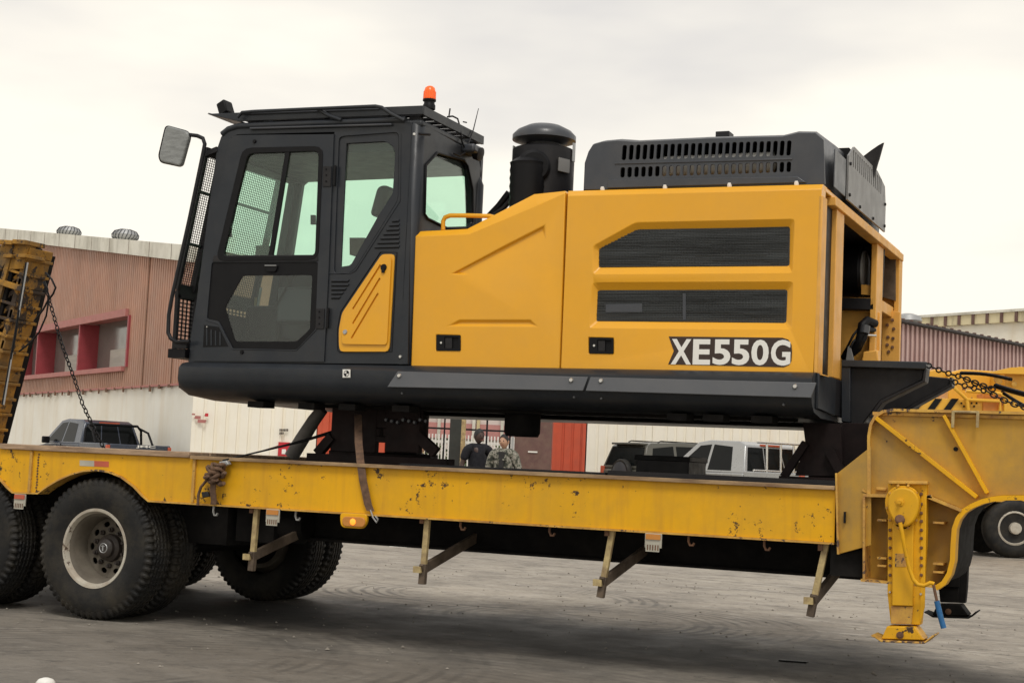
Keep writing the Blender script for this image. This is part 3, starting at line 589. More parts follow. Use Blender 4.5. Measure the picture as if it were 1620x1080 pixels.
# right end: bevelled first plate and lighter bolted plate with vent slots
def lxy(y, z, x=-2.18): return Vector((x, y, z))
pl2 = MB().plate([lxy(0.84, 3.29), lxy(0.84, 3.60), lxy(1.02, 3.70), lxy(1.9, 3.70), lxy(2.22, 3.64), lxy(2.27, 3.50), lxy(2.27, 3.29)],
                 [[lxy(0.98 + k * 0.075, 3.55, -2.18), lxy(1.015 + k * 0.075, 3.55, -2.18), lxy(1.015 + k * 0.075, 3.67, -2.18), lxy(0.98 + k * 0.075, 3.67, -2.18)] for k in range(15)], (0.014, 0, 0)).build('end_plate', CPL, covn)
MB().box(-2.30, -2.19, 0.95, 2.15, 3.50, 3.68).build('end_plate_back', SEAL, covn)
for y, z in ((0.88, 3.55), (0.88, 3.33), (1.25, 3.31), (1.75, 3.31), (2.22, 3.33), (2.22, 3.50)): MB().lathe((-2.166, y, z), (1, 0, 0), [(0.013, 0), (0.011, 0.012)], 6).build('bolt', BLK, pl2)
MB().plate([lxy(0.42, 3.30), lxy(0.42, 3.56), lxy(0.78, 3.56), lxy(0.78, 3.30)], (), (0.008, 0, 0)).build('end_plate', COV, covn, bevel=0.004)
q = PY(1145, 216, 0.7); MB().box(q.x - 0.05, q.x + 0.05, 0.66, 0.78, q.z - 0.02, q.z + 0.03).build('lifting_pad', BLK, covn, bevel=0.004)
# exhaust horn
b0 = Vector((-2.62, 1.75, 3.66)); 
pb, pt, pr = PY(1352, 258, 1.75), PY(1377, 226, 1.75), PY(1366, 276, 1.75)
hn = MB(); n = 20
lip = []; base = []
cx_ = (PY(1343, 258, 1.75) + PY(1368, 280, 1.75)) / 2
for i in range(n):
    t = 2 * math.pi * i / n
    lip.append(Vector((cx_.x + 0.10 * math.cos(t) + (0.10 if math.cos(t) > 0 else 0) * math.cos(t), 1.75 + 0.085 * math.sin(t), cx_.z + 0.035 + 0.165 * math.cos(t))))
    base.append(Vector((cx_.x + 0.085 * math.cos(t), 1.75 + 0.085 * math.sin(t), cx_.z - 0.25)))
mid = [(a * 0.25 + b * 0.75) for a, b in zip(base, lip)]
hn.loft(base, mid); hn.loft(mid, lip); hn.skin(base); hn.loft(lip, [p * 0.999 + Vector((-0.004, 0, -0.01)) for p in mid])
hn.build('exhaust_pipe', BLK, EX, smooth=50)
# --- air pre-cleaner
ax = -4.44; ay = 0.75
pcn = MB().lathe((ax, ay, 3.02), (0, 0, 1), [(0.235, 0), (0.235, 0.690), (0.222, 0.700), (0.16, 0.705), (0.135, 0.712), (0.135, 0.765)], 40).build('air_cleaner', BLK, EX, smooth=35)
MB().lathe((ax, ay, 3.735), (0, 0, 1), [(0.0, 0.012), (0.10, 0.015), (0.228, 0.048), (0.24, 0.052), (0.24, 0.088), (0.205, 0.125), (0.13, 0.163), (0.05, 0.18), (0.0, 0.182)], 40, caps=False).build('cleaner_cap', COV, pcn, smooth=45)
q = PY(836, 265, 0.52); el = []
for k in range(22):
    t = k / 21
    el.append(Vector((q.x + 0.0, 0.50 + 0.02 * t, 3.60 - t * 0.62)))
rad = [0.125 + (0.006 if k % 2 else 0) for k in range(22)]; rad[0] = 0.09
MB().tube(el, rad, 20).build('intake_hose', SEAL, pcn, smooth=25)
MB().lathe(PY(846, 262, 0.46), (0.7, -1, 0), [(0.125, -0.16), (0.125, -0.02), (0.10, 0.0)], 24).build('intake_hose', SEAL, pcn, smooth=35)
MB().plate([(ax + 0.19, ay - 0.165, 3.52), (ax + 0.235, ay - 0.06, 3.52), (ax + 0.235, ay - 0.06, 3.62), (ax + 0.19, ay - 0.165, 3.62)], (), (0.01, -0.01, 0)).build('label_plate', CPL, pcn)
for dx in (-0.245, 0.245): MB().box(ax + dx - 0.004, ax + dx + 0.004, ay - 0.02, ay + 0.02, 3.62, 3.76).build('clip', GALV, pcn)
MB().tube([PY(806, 305, 0.9), PY(790, 326, 0.9), PY(772, 345, 0.9)], 0.03, 8).build('intake_pipe', SEAL, EX, smooth=50)
MB().tube([PY(812, 312, 0.8), PY(796, 330, 0.8), PY(776, 344, 0.8)], 0.02, 8).build('intake_pipe', BLK, EX, smooth=50)
# grab rail
MB().tube([PY(701, 364, 0.35), PY(701, 350, 0.35), PY(704, 344, 0.35), PY(712, 341, 0.35), PY(740, 341, 0.35), PY(775, 342, 0.35), PY(790, 346, 0.36)], 0.017, 10).build('grab_rail', YEL, EX, smooth=60)

# ================================================================== CAB (parts of the excavator)
XC = -5.15
CABF = thing  # readability only
frame_out = [(298, 573), (301, 548), (343, 236), (350, 216), (362, 206), (380, 201), (500, 196), (640, 191), (652, 193), (645, 576)]
door_hole = [(311, 567), (318, 500), (318, 440), (366, 218), (376, 213), (529, 209), (514, 571)]
rear_win = rpoly([(536, 216), (631, 209), (630, 316), (560, 428), (548, 434), (528, 433)], 8, 3)
cf = MB().plate(LY(frame_out, YC), (LY(door_hole, YC), LY(rear_win, YC)), (0, 0.05, 0)).build('cab_side_frame', CAB, EX, bevel=0.006)
# moulding lines under the rear window and around the tool panel
MB().tube(LY([(518, 433), (556, 432), (563, 428), (633, 318), (634, 212)], YC - 0.001), 0.004, 5).build('cab_moulding', CAB, cf, smooth=60)
MB().tube(LY([(537, 557), (534, 553), (534, 520), (539, 493), (602, 399), (628, 399), (620, 556)], YC - 0.001), 0.004, 5, closed=True).build('cab_moulding', SEAL, cf, smooth=60)
# rear side window: frame step and pane
gl = [(548, 227), (607, 224), (614, 226), (621, 232), (625, 242), (621, 306), (599, 340), (556, 417), (552, 420), (539, 422)]
MB().plate(LY(rear_win, YC + 0.012), (LY(gl, YC + 0.012),), (0, 0.02, 0)).build('window_surround', CAB, EX, bevel=0.003)
MB().plate(LY(gl, YC + 0.026), (), (0, 0.006, 0)).build('side_window', GLS, EX)
# louvers pressed in the panel
for k in range(7):
    y = 347 + k * 6.9; x0 = 627 - k * 4.6 - 6; MB().plate(LY([(x0, y), (631, y - 1), (631, y + 2.6), (x0 - 2, y + 3.6)], YC - 0.010), (), (0, 0.012, 0)).build('louver', CAB, cf, bevel=0.003)
    MB().plate(LY([(x0, y + 3.2), (631, y + 2.4), (631, y + 4.6), (x0, y + 5.2)], YC - 0.002), (), (0, 0.003, 0)).build('louver_slot', SEAL, cf)
for k in range(5):
    y = 442 + k * 6.6; x1 = 552 - max(0, k - 1) * 4.5; MB().plate(LY([(524, y), (x1, y), (x1 - 1.5, y + 3), (524, y + 3)], YC - 0.010), (), (0, 0.012, 0)).build('louver', CAB, cf, bevel=0.003)
    MB().plate(LY([(524, y + 3), (x1 - 1, y + 3), (x1 - 2, y + 5), (524, y + 5)], YC - 0.002), (), (0, 0.003, 0)).build('louver_slot', SEAL, cf)
# yellow tool panel with three diagonal slots
yp = rpoly([(604, 402), (624, 402), (616, 545), (614, 556), (538, 556), (536, 545), (536, 521), (541, 495)], 5, 2)
ypi = rpoly([(605, 407), (619, 407), (612, 545), (541, 544), (540, 521), (544, 497)], 5, 2)
slots = []
for a, b in (((601, 418), (557, 488)), ((600, 439), (557, 511)), ((597, 463), (555, 534))):
    slots.append([(a[0], a[1]), (b[0], b[1]), (b[0] + 2.2, b[1] + 1.6), (a[0] + 2.4, a[1] + 2)])
mb = MB(); O = LY(ypi, YC - 0.028); mb.skin(O, [LY(s_, YC - 0.028) for s_ in slots]); mb.loft(O, LY(yp, YC - 0.002)) if len(ypi) == len(yp) else None
for s_ in slots: mb.loft(LY(s_, YC - 0.028), LY(s_, YC - 0.004))
if len(ypi) != len(yp): mb.plate(LY(yp, YC - 0.014), (), (0, 0.012, 0))
tp = note(mb.build('tool_panel', YEL, EX, bevel=0.004, smooth=30), 'yellow panel with three diagonal slots below the rear side window')
for s_ in slots: MB().plate(LY(s_, YC - 0.006), (), (0, 0.003, 0)).build('slot_back', SEAL, tp)
q = PY(607, 423, YC - 0.030); MB().lathe(q, (0, -1, 0), [(0.026, 0), (0.024, 0.006)], 14).box(q.x - 0.012, q.x + 0.012, q.y - 0.01, q.y, q.z - 0.04, q.z).build('panel_latch', SEAL, tp)
MB().lathe(PY(546, 525, YC - 0.028), (0, -1, 0), [(0.019, 0), (0.016, 0.008)], 14).build('panel_bolt', GALV, tp)
MB().lathe(PY(634, 564, YC), (0, -1, 0), [(0.012, 0), (0.010, 0.012)], 10).build('bolt', CHR, cf)
# door leaf
dl = rpoly([(305, 571), (314, 450), (365, 217), (373, 213.5), (529, 212), (513, 573)], 4, 2)
dl = [(306, 571), (309, 520), (314, 448), (363, 222), (368, 216), (376, 213.8), (528, 212.5), (520, 420), (512.5, 572)]
uw = rpoly([(384, 234), (511, 231), (503, 411), (341, 413)], 14, 3)
lw = rpoly([(335, 415), (503, 414), (499, 521), (469, 553), (368, 551), (346, 508), (327, 504)], 3, 2)
door = MB().plate(LY(dl, YC - 0.012), (LY(uw, YC - 0.012), LY(lw, YC - 0.012)), (0, 0.035, 0)).build('cab_door', CAB, EX, bevel=0.004)
# window rubber frames
uwg = rpoly([(392, 243), (504, 239), (498, 405), (352, 406)], 9, 3)
MB().plate(LY(uw, YC - 0.018), (LY(uwg, YC - 0.018),), (0, 0.03, 0)).build('window_rubber', SEAL, door, bevel=0.003)
MB().plate(LY(uwg, YC - 0.002), (), (0, 0.005, 0)).build('door_window', GLS, door)
MB().plate(LY([(451, 240), (458, 240), (431, 406), (424, 406)], YC - 0.014), (), (0, 0.02, 0)).build('window_divider', SEAL, door, bevel=0.002)
MB().plate(LY([(338, 404), (503, 403), (503, 413), (336, 414)], YC - 0.016), (), (0, 0.02, 0)).build('window_rail', BLK, door, bevel=0.003)
lg = rpoly([(384, 436), (494, 435), (490, 521), (469, 540), (372, 540), (356, 486)], 4, 3)
MB().plate(LY(lw, YC - 0.004), (LY(lg, YC - 0.004),), (0, 0.01, 0)).build('window_border', SEAL, door)
MB().plate(LY(lg, YC - 0.001), (), (0, 0.005, 0)).build('door_window', GLD, door)
MB().plate(LY(rpoly([(417, 419), (439, 419), (436, 430), (421, 430)], 3, 2), YC - 0.020), (), (0, 0.014, 0)).build('door_handle', SEAL, door, bevel=0.003)
MB().tube(LY([(419, 420), (437, 420)], YC - 0.024), 0.004, 6).build('door_handle', GALV, door)
MB().tube(LY([(325, 505), (330, 508), (346, 512), (368, 552), (469, 554), (500, 522)], YC - 0.014), 0.0035, 5).build('door_trim', CAB, door, smooth=60)
MB().plate(LY([(323, 514), (346, 517), (361, 548), (321, 549)], YC - 0.014), (), (0, 0.004, 0)).build('door_vent', SEAL, door)
for k in range(4): MB().plate(LY([(326 + k * 7, 519 + k * 2), (328 + k * 7, 519 + k * 2), (328 + k * 7, 546), (326 + k * 7, 546)], YC - 0.017), (), (0, 0.004, 0)).build('vent_bar', CAB, door)
for p in ((403, 224), (383, 557)): MB().lathe(PY(*p, YC - 0.012), (0, -1, 0), [(0.016, 0), (0.013, 0.012)], 12).build('door_bolt', SEAL, door)
MB().lathe(PY(328, 517, YC - 0.015), (0, -1, 0), [(0.006, 0), (0.005, 0.008)], 8).build('door_bolt', CHR, door)
for hy, hx in ((278, 525), (503, 514)):
    h = MB().plate(LY([(hx - 14, hy - 15), (hx - 1, hy - 15), (hx - 2, hy + 17), (hx - 15, hy + 17)], YC - 0.02), (), (0, 0.012, 0)).build('door_hinge', BLK, door, bevel=0.002)
    for k in (-10, -1, 9): MB().lathe(PY(hx - 9, hy + k, YC - 0.02), (0, -1, 0), [(0.007, 0), (0.006, 0.005)], 8).build('hinge_screw', SEAL, door)
    MB().tube(LY([(hx + 5, hy - 16), (hx + 3.5, hy + 16)], YC - 0.02), 0.012, 8).build('hinge_pin', SEAL, door, smooth=60)
# rounded rear corner, rear wall with window
def zcol(px, py): return PY(px, py, YC).z
m = MB(); rows = []
for k in range(7):
    t = k / 6 * math.pi / 2; rows.append((XC - 0.07 + 0.07 * math.sin(t), YC + 0.07 - 0.07 * math.cos(t)))
rows = [(XC - 0.075, YC + 0.0)] + rows
a = [Vector((x, y, 2.04)) for x, y in rows]; b = [Vector((x, y, 3.80)) for x, y in rows]; m.loft(a, b, closed=False)
m.loft(b, [Vector((x * 1.0 - 0.03, y + 0.03, 3.845)) for x, y in rows], closed=False); m.build('cab_corner', CAB, EX, smooth=60)
rw = [PX(p[0], p[1], XC) for p in [(691, 242), (733, 254), (739, 262), (747, 300), (748, 352), (744, 360), (706, 361), (676, 346), (671, 338), (673, 262)]]
outl = [(XC, 0.165, 2.04), (XC, 1.10, 2.04), (XC, 1.17, 2.10), (XC, 1.17, 3.66), (XC, 1.10, 3.78), (XC, 0.165, 3.82)]
MB().plate(outl, (rw,), (-0.04, 0, 0)).build('cab_rear_wall', CAB, EX, bevel=0.006)
MB().tube([p + Vector((0.004, 0, 0)) for p in rw], 0.011, 6, closed=True).build('window_rubber', SEAL, EX, smooth=60)
MB().plate([p + Vector((-0.02, 0, 0)) for p in rw], (), (-0.005, 0, 0)).build('rear_window', GLS, EX)
MB().lathe((XC - 0.02, 1.15, 3.0), (0, 0, 1), [(0.05, -0.9), (0.05, 0.55), (0.02, 0.62)], 12).build('rear_pillar', CAB, EX, smooth=50)
# cab far side, front, roof, floor
fy = 1.15
MB().plate([(-7.06, fy, 2.04), (XC, fy, 2.04), (XC, fy, 3.80), (-6.85, fy, 3.80), (-6.93, fy, 3.70)],
           (LY([(458, 425), (478, 292), (502, 272), (722, 270), (735, 280), (738, 372), (640, 425)], fy),), (0, 0.04, 0)).build('cab_side_frame', CAB, EX)
MB().plate(LY([(452, 430), (474, 288), (500, 268), (724, 266), (740, 280), (743, 374), (640, 430)], fy + 0.02), (), (0, 0.005, 0)).build('side_window', GLS, EX)
MB().plate([(-6.90, YC + 0.03, 3.66), (-6.90, fy, 3.66), (-7.055, fy, 2.45), (-7.055, YC + 0.03, 2.45)], (), (0.005, 0, 0)).build('windscreen', GLS, EX)
MB().plate([(-7.06, YC + 0.03, 2.45), (-7.06, fy, 2.45), (-7.10, fy, 2.04), (-7.10, YC + 0.03, 2.04)], (), (0.03, 0, 0)).build('cab_front_panel', CAB, EX)
for yy in (YC + 0.06, fy): MB().bar((-6.86, yy, 3.78), (-7.07, yy, 2.1), 0.07, 0.07).build('front_pillar', CAB, EX)
MB().box(-6.92, -6.78, YC + 0.03, fy, 3.62, 3.80).build('front_header', CAB, EX)
MB().box(-6.9, XC, YC + 0.02, fy + 0.02, 3.79, 3.85).build('cab_roof', CAB, EX, bevel=0.02)
MB().box(-6.85, -5.17, YC + 0.05, fy, 3.63, 3.785).build('roof_lining', BLK, EX)
MB().tube(LY([(352, 213), (362, 205), (378, 200), (500, 195.5), (642, 190)], YC + 0.01), 0.026, 10).build('roof_gutter', CAB, EX, smooth=60)
MB().tube(LY([(396, 203.5), (620, 197)], YC - 0.014), 0.010, 8).build('gutter_strip', COV, EX, smooth=60)
MB().box(-7.05, XC - 0.05, YC + 0.06, fy - 0.01, 2.05, 2.12).build('cab_floor', DARK, EX)
# seat and controls inside
seat = MB().box(-6.20, -5.62, 0.40, 0.90, 2.45, 2.60).build('seat', BLK, EX, bevel=0.05)
MB().obox((-5.60, 0.65, 2.86), (0.06, 0, -0.015), (0, 0.25, 0), (0.06, 0, 0.32)).build('seat_back', BLK, seat, bevel=0.04)
q = PY(612, 322, 0.62); MB().obox((q.x, 0.62, q.z), (0.05, 0, 0), (0, 0.15, 0), (0.03, 0, 0.12)).build('headrest', BLK, seat, bevel=0.045, seg=4)
MB().box(-6.10, -5.55, 0.45, 0.85, 2.12, 2.45).build('seat_base', DARK, seat)
for yy in (0.25, 0.95):
    cs = MB().box(-6.35, -5.75, yy - 0.08, yy + 0.08, 2.35, 2.62).build('console', COV, EX, bevel=0.02)
    MB().tube([(-6.28, yy, 2.62), (-6.32, yy, 2.78)], [0.016, 0.028], 10).build('joystick', SEAL, cs, smooth=50)
q = PY(441, 480, 0.5); MB().plate(LY([(437, 480), (447, 480), (447, 492), (451, 524), (448, 526), (440, 500)], 0.5), (), (0, 0.03, 0)).build('safety_lever', ORG, EX, bevel=0.004)
q = PY(468, 498, 0.45); MB().lathe((q.x, 0.45, q.z), (0, -1, 0), [(0.20, 0), (0.20, 0.02), (0.17, 0.03)], 28).build('wheel_guard', COV, EX, smooth=40)
MB().plate(LY([(461, 494), (486, 494), (486, 502), (461, 502)], 0.41), (), (0, 0.004, 0)).build('seat_label', CPL, EX)
MB().tube(LY([(484, 414), (452, 456), (432, 492)], 0.16), 0.008, 6).build('gas_strut', SEAL, EX)
MB().tube(LY([(404, 530), (407, 490), (413, 455)], 0.6), 0.010, 6).build('floor_lever', GALV, EX)
MB().tube(LY([(400, 530), (402, 500), (405, 470)], 0.75), 0.010, 6).build('floor_lever', POST, EX)
MB().box(-6.75, -6.45, 0.35, 0.9, 2.12, 2.5).build('pedal_console', BLK, EX, bevel=0.02)
MB().plate(LY([(553, 376), (577, 376), (577, 403), (553, 403)], 0.9), (), (0, 0.1, 0)).build('monitor', BRN, EX)
MB().plate(LY([(404, 388), (424, 388), (424, 405), (404, 405)], 1.0), (), (0, 0.04, 0)).build('monitor', BLK, EX, bevel=0.005)
for p in ((362, 368), (495, 348)):
    MB().plate(LY([(p[0] - 4, p[1] - 8), (p[0] + 3, p[1] - 8), (p[0] + 3, p[1] + 7), (p[0] - 4, p[1] + 7)], YC + 0.03), (), (0, 0.02, 0)).build('window_catch', SEAL, door, bevel=0.002)
# roof guard with slats, rail, lamp, beacon, antennas
gz0, gz1 = 3.955, 3.915
def gzx(x): return gz0 + (gz1 - gz0) * (x + 7.05) / 1.9
rg = MB()
rg.plate([(-7.05, 0.10, gzx(-7.05) + 0.03), (XC + 0.01, 0.10, gzx(XC) + 0.03), (XC + 0.01, 0.10, gzx(XC) - 0.035), (-6.75, 0.10, gzx(-6.8) - 0.04)], (), (0, 0.02, 0))
rgp = rg.build('roof_guard', CAB, EX, bevel=0.003)
MB().box(XC - 0.01, XC + 0.012, 0.12, 1.16, gzx(XC) - 0.035, gzx(XC) + 0.03).build('guard_frame', CAB, rgp)
MB().box(-7.05, XC, 1.14, 1.165, gzx(XC) - 0.03, gzx(XC) + 0.03).build('guard_frame', CAB, rgp)
MB().plate([(-7.05, 0.12, gzx(-7.05) + 0.03), (-7.05, 1.14, gzx(-7.05) + 0.03), (-6.78, 1.14, gzx(-6.8) - 0.03), (-6.78, 0.12, gzx(-6.8) - 0.03)], (), (0, 0, 0.012)).build('guard_visor', CAB, rgp)
for k in range(8): 
    y0 = 0.15 + k * 0.125; MB().add([(-6.8, y0, gzx(-6.8)), (XC, y0, gzx(XC)), (XC, y0 + 0.07, gzx(XC)), (-6.8, y0 + 0.07, gzx(-6.8)), (-6.8, y0, gzx(-6.8) + 0.012), (XC, y0, gzx(XC) + 0.012), (XC, y0 + 0.07, gzx(XC) + 0.012), (-6.8, y0 + 0.07, gzx(-6.8) + 0.012)],
        [(0, 3, 2, 1), (4, 5, 6, 7), (0, 1, 5, 4), (1, 2, 6, 5), (2, 3, 7, 6), (3, 0, 4, 7)]).build('guard_slat', BLK, rgp)
for x in (-6.6, -6.0, -5.45): MB().box(x, x + 0.05, 0.14, 1.14, gzx(x) - 0.05, gzx(x) - 0.004).build('guard_crossbar', CAB, rgp)
for x in (-6.7, -5.28): 
    for yy in (0.16, 1.08): MB().box(x, x + 0.09, yy, yy + 0.05, 3.84, gzx(x) - 0.03).build('guard_foot', BLK, rgp)
MB().tube(LY([(376, 186), (383, 178), (400, 176.5), (500, 172), (594, 168), (604, 170), (618, 180), (640, 191)], 0.06), 0.013, 8).build('roof_rail', CAB, EX, smooth=60)
MB().tube(LY([(502, 172), (520, 183), (540, 190)], 0.08), 0.014, 8).build('roof_rail', CAB, EX, smooth=60)
MB().tube(LY([(378, 181), (600, 173)], 0.1), 0.008, 6).tube(LY([(378, 185), (605, 178)], 0.12), 0.008, 6).build('roof_rail', CAB, EX)
q = PY(357, 173, 0.3)
wl = MB().obox((q.x, 0.3, q.z), (0.035, 0, 0.02), (0, 0.06, 0), (-0.02, 0, 0.05)).build('work_lamp', SEAL, EX, bevel=0.01)
MB().tube([(q.x + 0.02, 0.3, q.z - 0.03), (q.x + 0.06, 0.3, q.z - 0.10)], 0.01, 6).build('lamp_bracket', BLK, wl)
q = PY(679, 167, 0.30)
bc = MB().lathe(q, (0, 0, 1), [(0.047, -0.03), (0.047, 0.0), (0.04, 0.012), (0.04, 0.03), (0.05, 0.032), (0.05, 0.045)], 24).build('beacon_base', SEAL, EX, smooth=40)
MB().lathe(q + Vector((0, 0, 0.045)), (0, 0, 1), [(0.043, 0), (0.045, 0.01), (0.044, 0.06), (0.036, 0.088), (0.02, 0.10), (0, 0.103)], 24, caps=False).build('beacon_lens', BEAC, bc, smooth=50)
for k in range(14):
    t = 2 * math.pi * k / 14; MB().tube([q + Vector((0.0455 * math.cos(t), 0.0455 * math.sin(t), 0.05)), q + Vector((0.0445 * math.cos(t), 0.0445 * math.sin(t), 0.105))], 0.0025, 4).build('lens_rib', ORG, bc)
MB().tube([PX(739, 232, XC + 0.03), PX(749, 205, XC + 0.02), PX(757, 172, XC)], [0.008, 0.005, 0.003], 6).build('antenna', BLK, EX)
MB().tube([PX(710, 186, XC - 0.1), PX(712, 172, XC - 0.1)], 0.006, 6).build('antenna', BLK, EX)
MB().tube([PX(708, 185, XC - 0.05), PX(716, 184, XC - 0.05), PX(724, 188, XC - 0.05), PX(727, 198, XC), PX(731, 225, XC + 0.02), PX(738, 240, XC + 0.03), PX(727, 247, XC + 0.03), PX(718, 243, XC + 0.02)], 0.007, 6).build('antenna_cable', SEAL, EX, smooth=60)
MB().tube([PX(733, 193, XC - 0.05), PX(738, 194, XC - 0.05)], 0.006, 6).build('antenna_cable', SEAL, EX)
q = PX(748, 238, XC + 0.05); MB().obox((q.x, q.y, q.z), (0.06, 0, 0), (0, 0.10, 0), (0, 0, 0.035)).build('work_lamp', COV, EX, bevel=0.02)
MB().lathe(PX(752, 242, XC + 0.06), (1, 0, -0.3), [(0.05, 0), (0.055, 0.05), (0.0, 0.06)], 16).build('work_lamp', BLK, EX, smooth=50)
MB().tube([PX(663, 212, XC + 0.01), PX(680, 213, XC + 0.03)], 0.01, 6).build('latch', SEAL, EX)
MB().lathe(PX(655, 213, XC), (0.6, -1, 0), [(0.012, 0), (0.01, 0.02)], 8).build('bolt', CHR, EX)
# hand rail at the front, mirror
hp = LY([(296, 213), (312, 215), (321, 219), (324, 228), (321, 244), (300, 345), (272, 470), (267, 498), (266, 526), (270, 535), (279, 541), (300, 540)], 0.03)
MB().tube(hp, 0.016, 10).build('hand_rail', BLK, EX, smooth=60)
mir = MB().plate(LY(rpoly([(265, 199), (296, 208), (298, 216), (285, 263), (254, 256), (251, 247), (261, 203)], 5, 3), 0.0), (), (0, 0.05, 0)).build('mirror', MIRR, EX, bevel=0.012, seg=3)
MB().plate(LY(rpoly([(264, 198), (297, 207), (299.5, 216), (286, 264.5), (253, 257.5), (249.5, 247), (260, 202)], 5, 3), 0.022), (), (0, 0.022, 0)).build('mirror_rim', SEAL, mir, bevel=0.004)
# front guard: frames and mesh in a leaning plane ahead of the windscreen
def GP(t, y, off=0.0):     # t 0 bottom .. 1 top of upper guard
    a = Vector((-7.225, y, 2.60)); b = Vector((-7.03, y, 3.70)); return a + (b - a) * t + Vector((off, 0, 0))
gm = MB()
gy0, gy1 = 0.10, 1.16
fg = MB().bar(GP(0, gy0), GP(1, gy0), 0.035, 0.035).build('front_guard', BLK, EX)
for (y_, a_, b_) in ((gy1, 0, 1),): MB().bar(GP(a_, y_), GP(b_, y_), 0.05, 0.035).build('guard_frame', BLK, fg)
for t_, w_ in ((0.0, 0.09), (0.33, 0.018), (0.70, 0.022), (0.985, 0.07)): MB().bar(GP(t_, gy0), GP(t_, gy1), w_, 0.02, side=(1, 0, 0)).build('guard_frame', BLK, fg)
MB().bar(GP(0, 0.31), GP(1, 0.31), 0.05, 0.05).build('guard_frame', BLK, fg)
k = 0
y = gy0 + 0.02
while y < gy1: gm.bar(GP(0.02, y, 0.004), GP(0.99, y, 0.004), 0.0045, 0.004, side=(1, 0, 0)); y += 0.026
t_ = 0.03
while t_ < 0.99: gm.bar(GP(t_, gy0), GP(t_, gy1), 0.004, 0.004, side=(1, 0, 0)); t_ += 0.017
stuff(gm.build('guard_mesh', BLK, fg))
def GQ(t, y): return Vector((-7.215 + 0.0 * t, y, 2.06 + 0.50 * t))
lgd = MB().bar(GQ(0, 0.10), GQ(1, 0.10), 0.03, 0.03).build('lower_guard', BLK, EX)
MB().plate([GQ(0, 0.06) + Vector((-.03, 0, 0)), GQ(0, 0.06) + Vector((0.13, 0, 0)), GQ(0.14, 0.06) + Vector((0.13, 0, 0)), GQ(0.14, 0.06) + Vector((-.03, 0, 0))], (), (0, 1.06, 0)).build('guard_sill', SEAL, lgd)
MB().bar(GQ(0, 0.32), GQ(1, 0.32), 0.05, 0.04).build('guard_frame', BLK, lgd); MB().bar(GQ(1, 0.08), GQ(1, 1.15), 0.05, 0.03, side=(1, 0, 0)).build('guard_frame', BLK, lgd)
gm = MB(); y = 0.12
while y < 1.15: gm.bar(GQ(0.1, y), GQ(1, y), 0.012, 0.008, side=(1, 0, 0)); y += 0.052
for k in range(14): gm.bar(GQ(0.12 + k * 0.063, 0.10), GQ(0.12 + k * 0.063, 1.15), 0.009, 0.008, side=(1, 0, 0))
stuff(gm.build('guard_mesh', BLK, lgd))
MB().bar(GP(0.96, 0.10), (-6.93, 0.12, 3.70), 0.04, 0.05).build('guard_bracket', BLK, fg); MB().bar(GQ(0.2, 0.09), (-7.09, 0.1, 2.16), 0.05, 0.04).build('guard_bracket', BLK, lgd)

# ================================================================== TRAILER
TR = thing('lowbed_trailer', 'worn yellow low-loader trailer carrying the excavator body', 'trailer', (-4.5, 1.5, 0))
ZT, ZB = 1.300, 0.957
def trailer_beam():
    top = [(-2.02, 0, ZT - 0.006), (-10.6, 0, ZT - 0.006)]
    arch = [(60, 779), (72, 770), (90, 759), (112, 749), (132, 743.5), (152, 742), (172, 745), (192, 753), (212, 768), (226, 783), (235, 791)]
    A = LY(arch, 0)
    A2 = [p + Vector((-1.34, 0, 0)) for p in A]
    bottom = [Vector((-10.6, 0, ZB))] + A2 + A + [Vector((-2.02, 0, ZB))]
    return [Vector(t) for t in top] + bottom, A, A2
outl, A, A2 = trailer_beam()
outl = [p + Vector((0, 0.012, 0)) for p in outl]
beam = MB().plate(outl, (), (0, 0.012, 0)).build('side_beam', TYEL, TR, bevel=0.002)
MB().box(-6.915, -2.02, -0.028, 0.10, ZT - 0.014, ZT + 0.012).build('beam_flange', EDGE, beam, bevel=0.003)
def ribbon(pts, wy0, wy1, th):
    m_ = MB(); n_ = len(pts); up_ = []
    for i, p in enumerate(pts):
        a = pts[max(0, i - 1)]; b = pts[min(n_ - 1, i + 1)]; d = (b - a).normalized(); up_.append(Vector((-d.z, 0, d.x)))
    ring = [[Vector((p.x, wy0, p.z)), Vector((p.x, wy1, p.z)), Vector((p.x, wy1, p.z)) - u * th, Vector((p.x, wy0, p.z)) - u * th] for p, u in zip(pts, up_)]
    for a, b in zip(ring, ring[1:]): m_.loft(a, b)
    m_.skin(ring[0]); m_.skin(ring[-1]); return m_
bl = [Vector((-10.6, 0, ZB))] + A2 + A + [Vector((-2.02, 0, ZB))]
ribbon(bl, -0.008, 0.12, 0.012).build('beam_flange', TEDGE, beam, smooth=30)
MB().plate(outl and [Vector((p.x, 0.5, p.z)) for p in ([Vector((-10.6, 0, ZT - .03))] + A2 + A + [Vector((-6.9, 0, ZB)), Vector((-6.9, 0, ZT - .03))])], (), (0, 0.02, 0)).build('inner_fender', DARK, TR)
# joints: vertical plates and bolt strip
for px in (306, 47): 
    q = PY(px, 760, 0); MB().box(q.x - 0.012, q.x + 0.012, -0.006, 0.012, ZB + 0.004, ZT - 0.014).build('beam_stiffener', TEDGE, beam)
q = PY(57, 760, 0); m = MB()
zz = 1.0
while zz < 1.27: m.lathe((q.x + random.uniform(-.004, .004), 0.0115, zz), (0, -1, 0), [(0.009, 0), (0.007, 0.006)], 6); zz += 0.022
m.build('weld_strip', RUST, beam)
MB().plate(LY([(126, 727.5), (149, 728.5), (149, 737.5), (126, 736.5)], 0.010), (), (0, 0.002, 0)).build('reflector_strip', REFW, beam); MB().plate(LY([(149, 728.5), (172, 729.5), (172, 738.5), (149, 737.5)], 0.010), (), (0, 0.002, 0)).build('reflector_strip', REFL, beam)
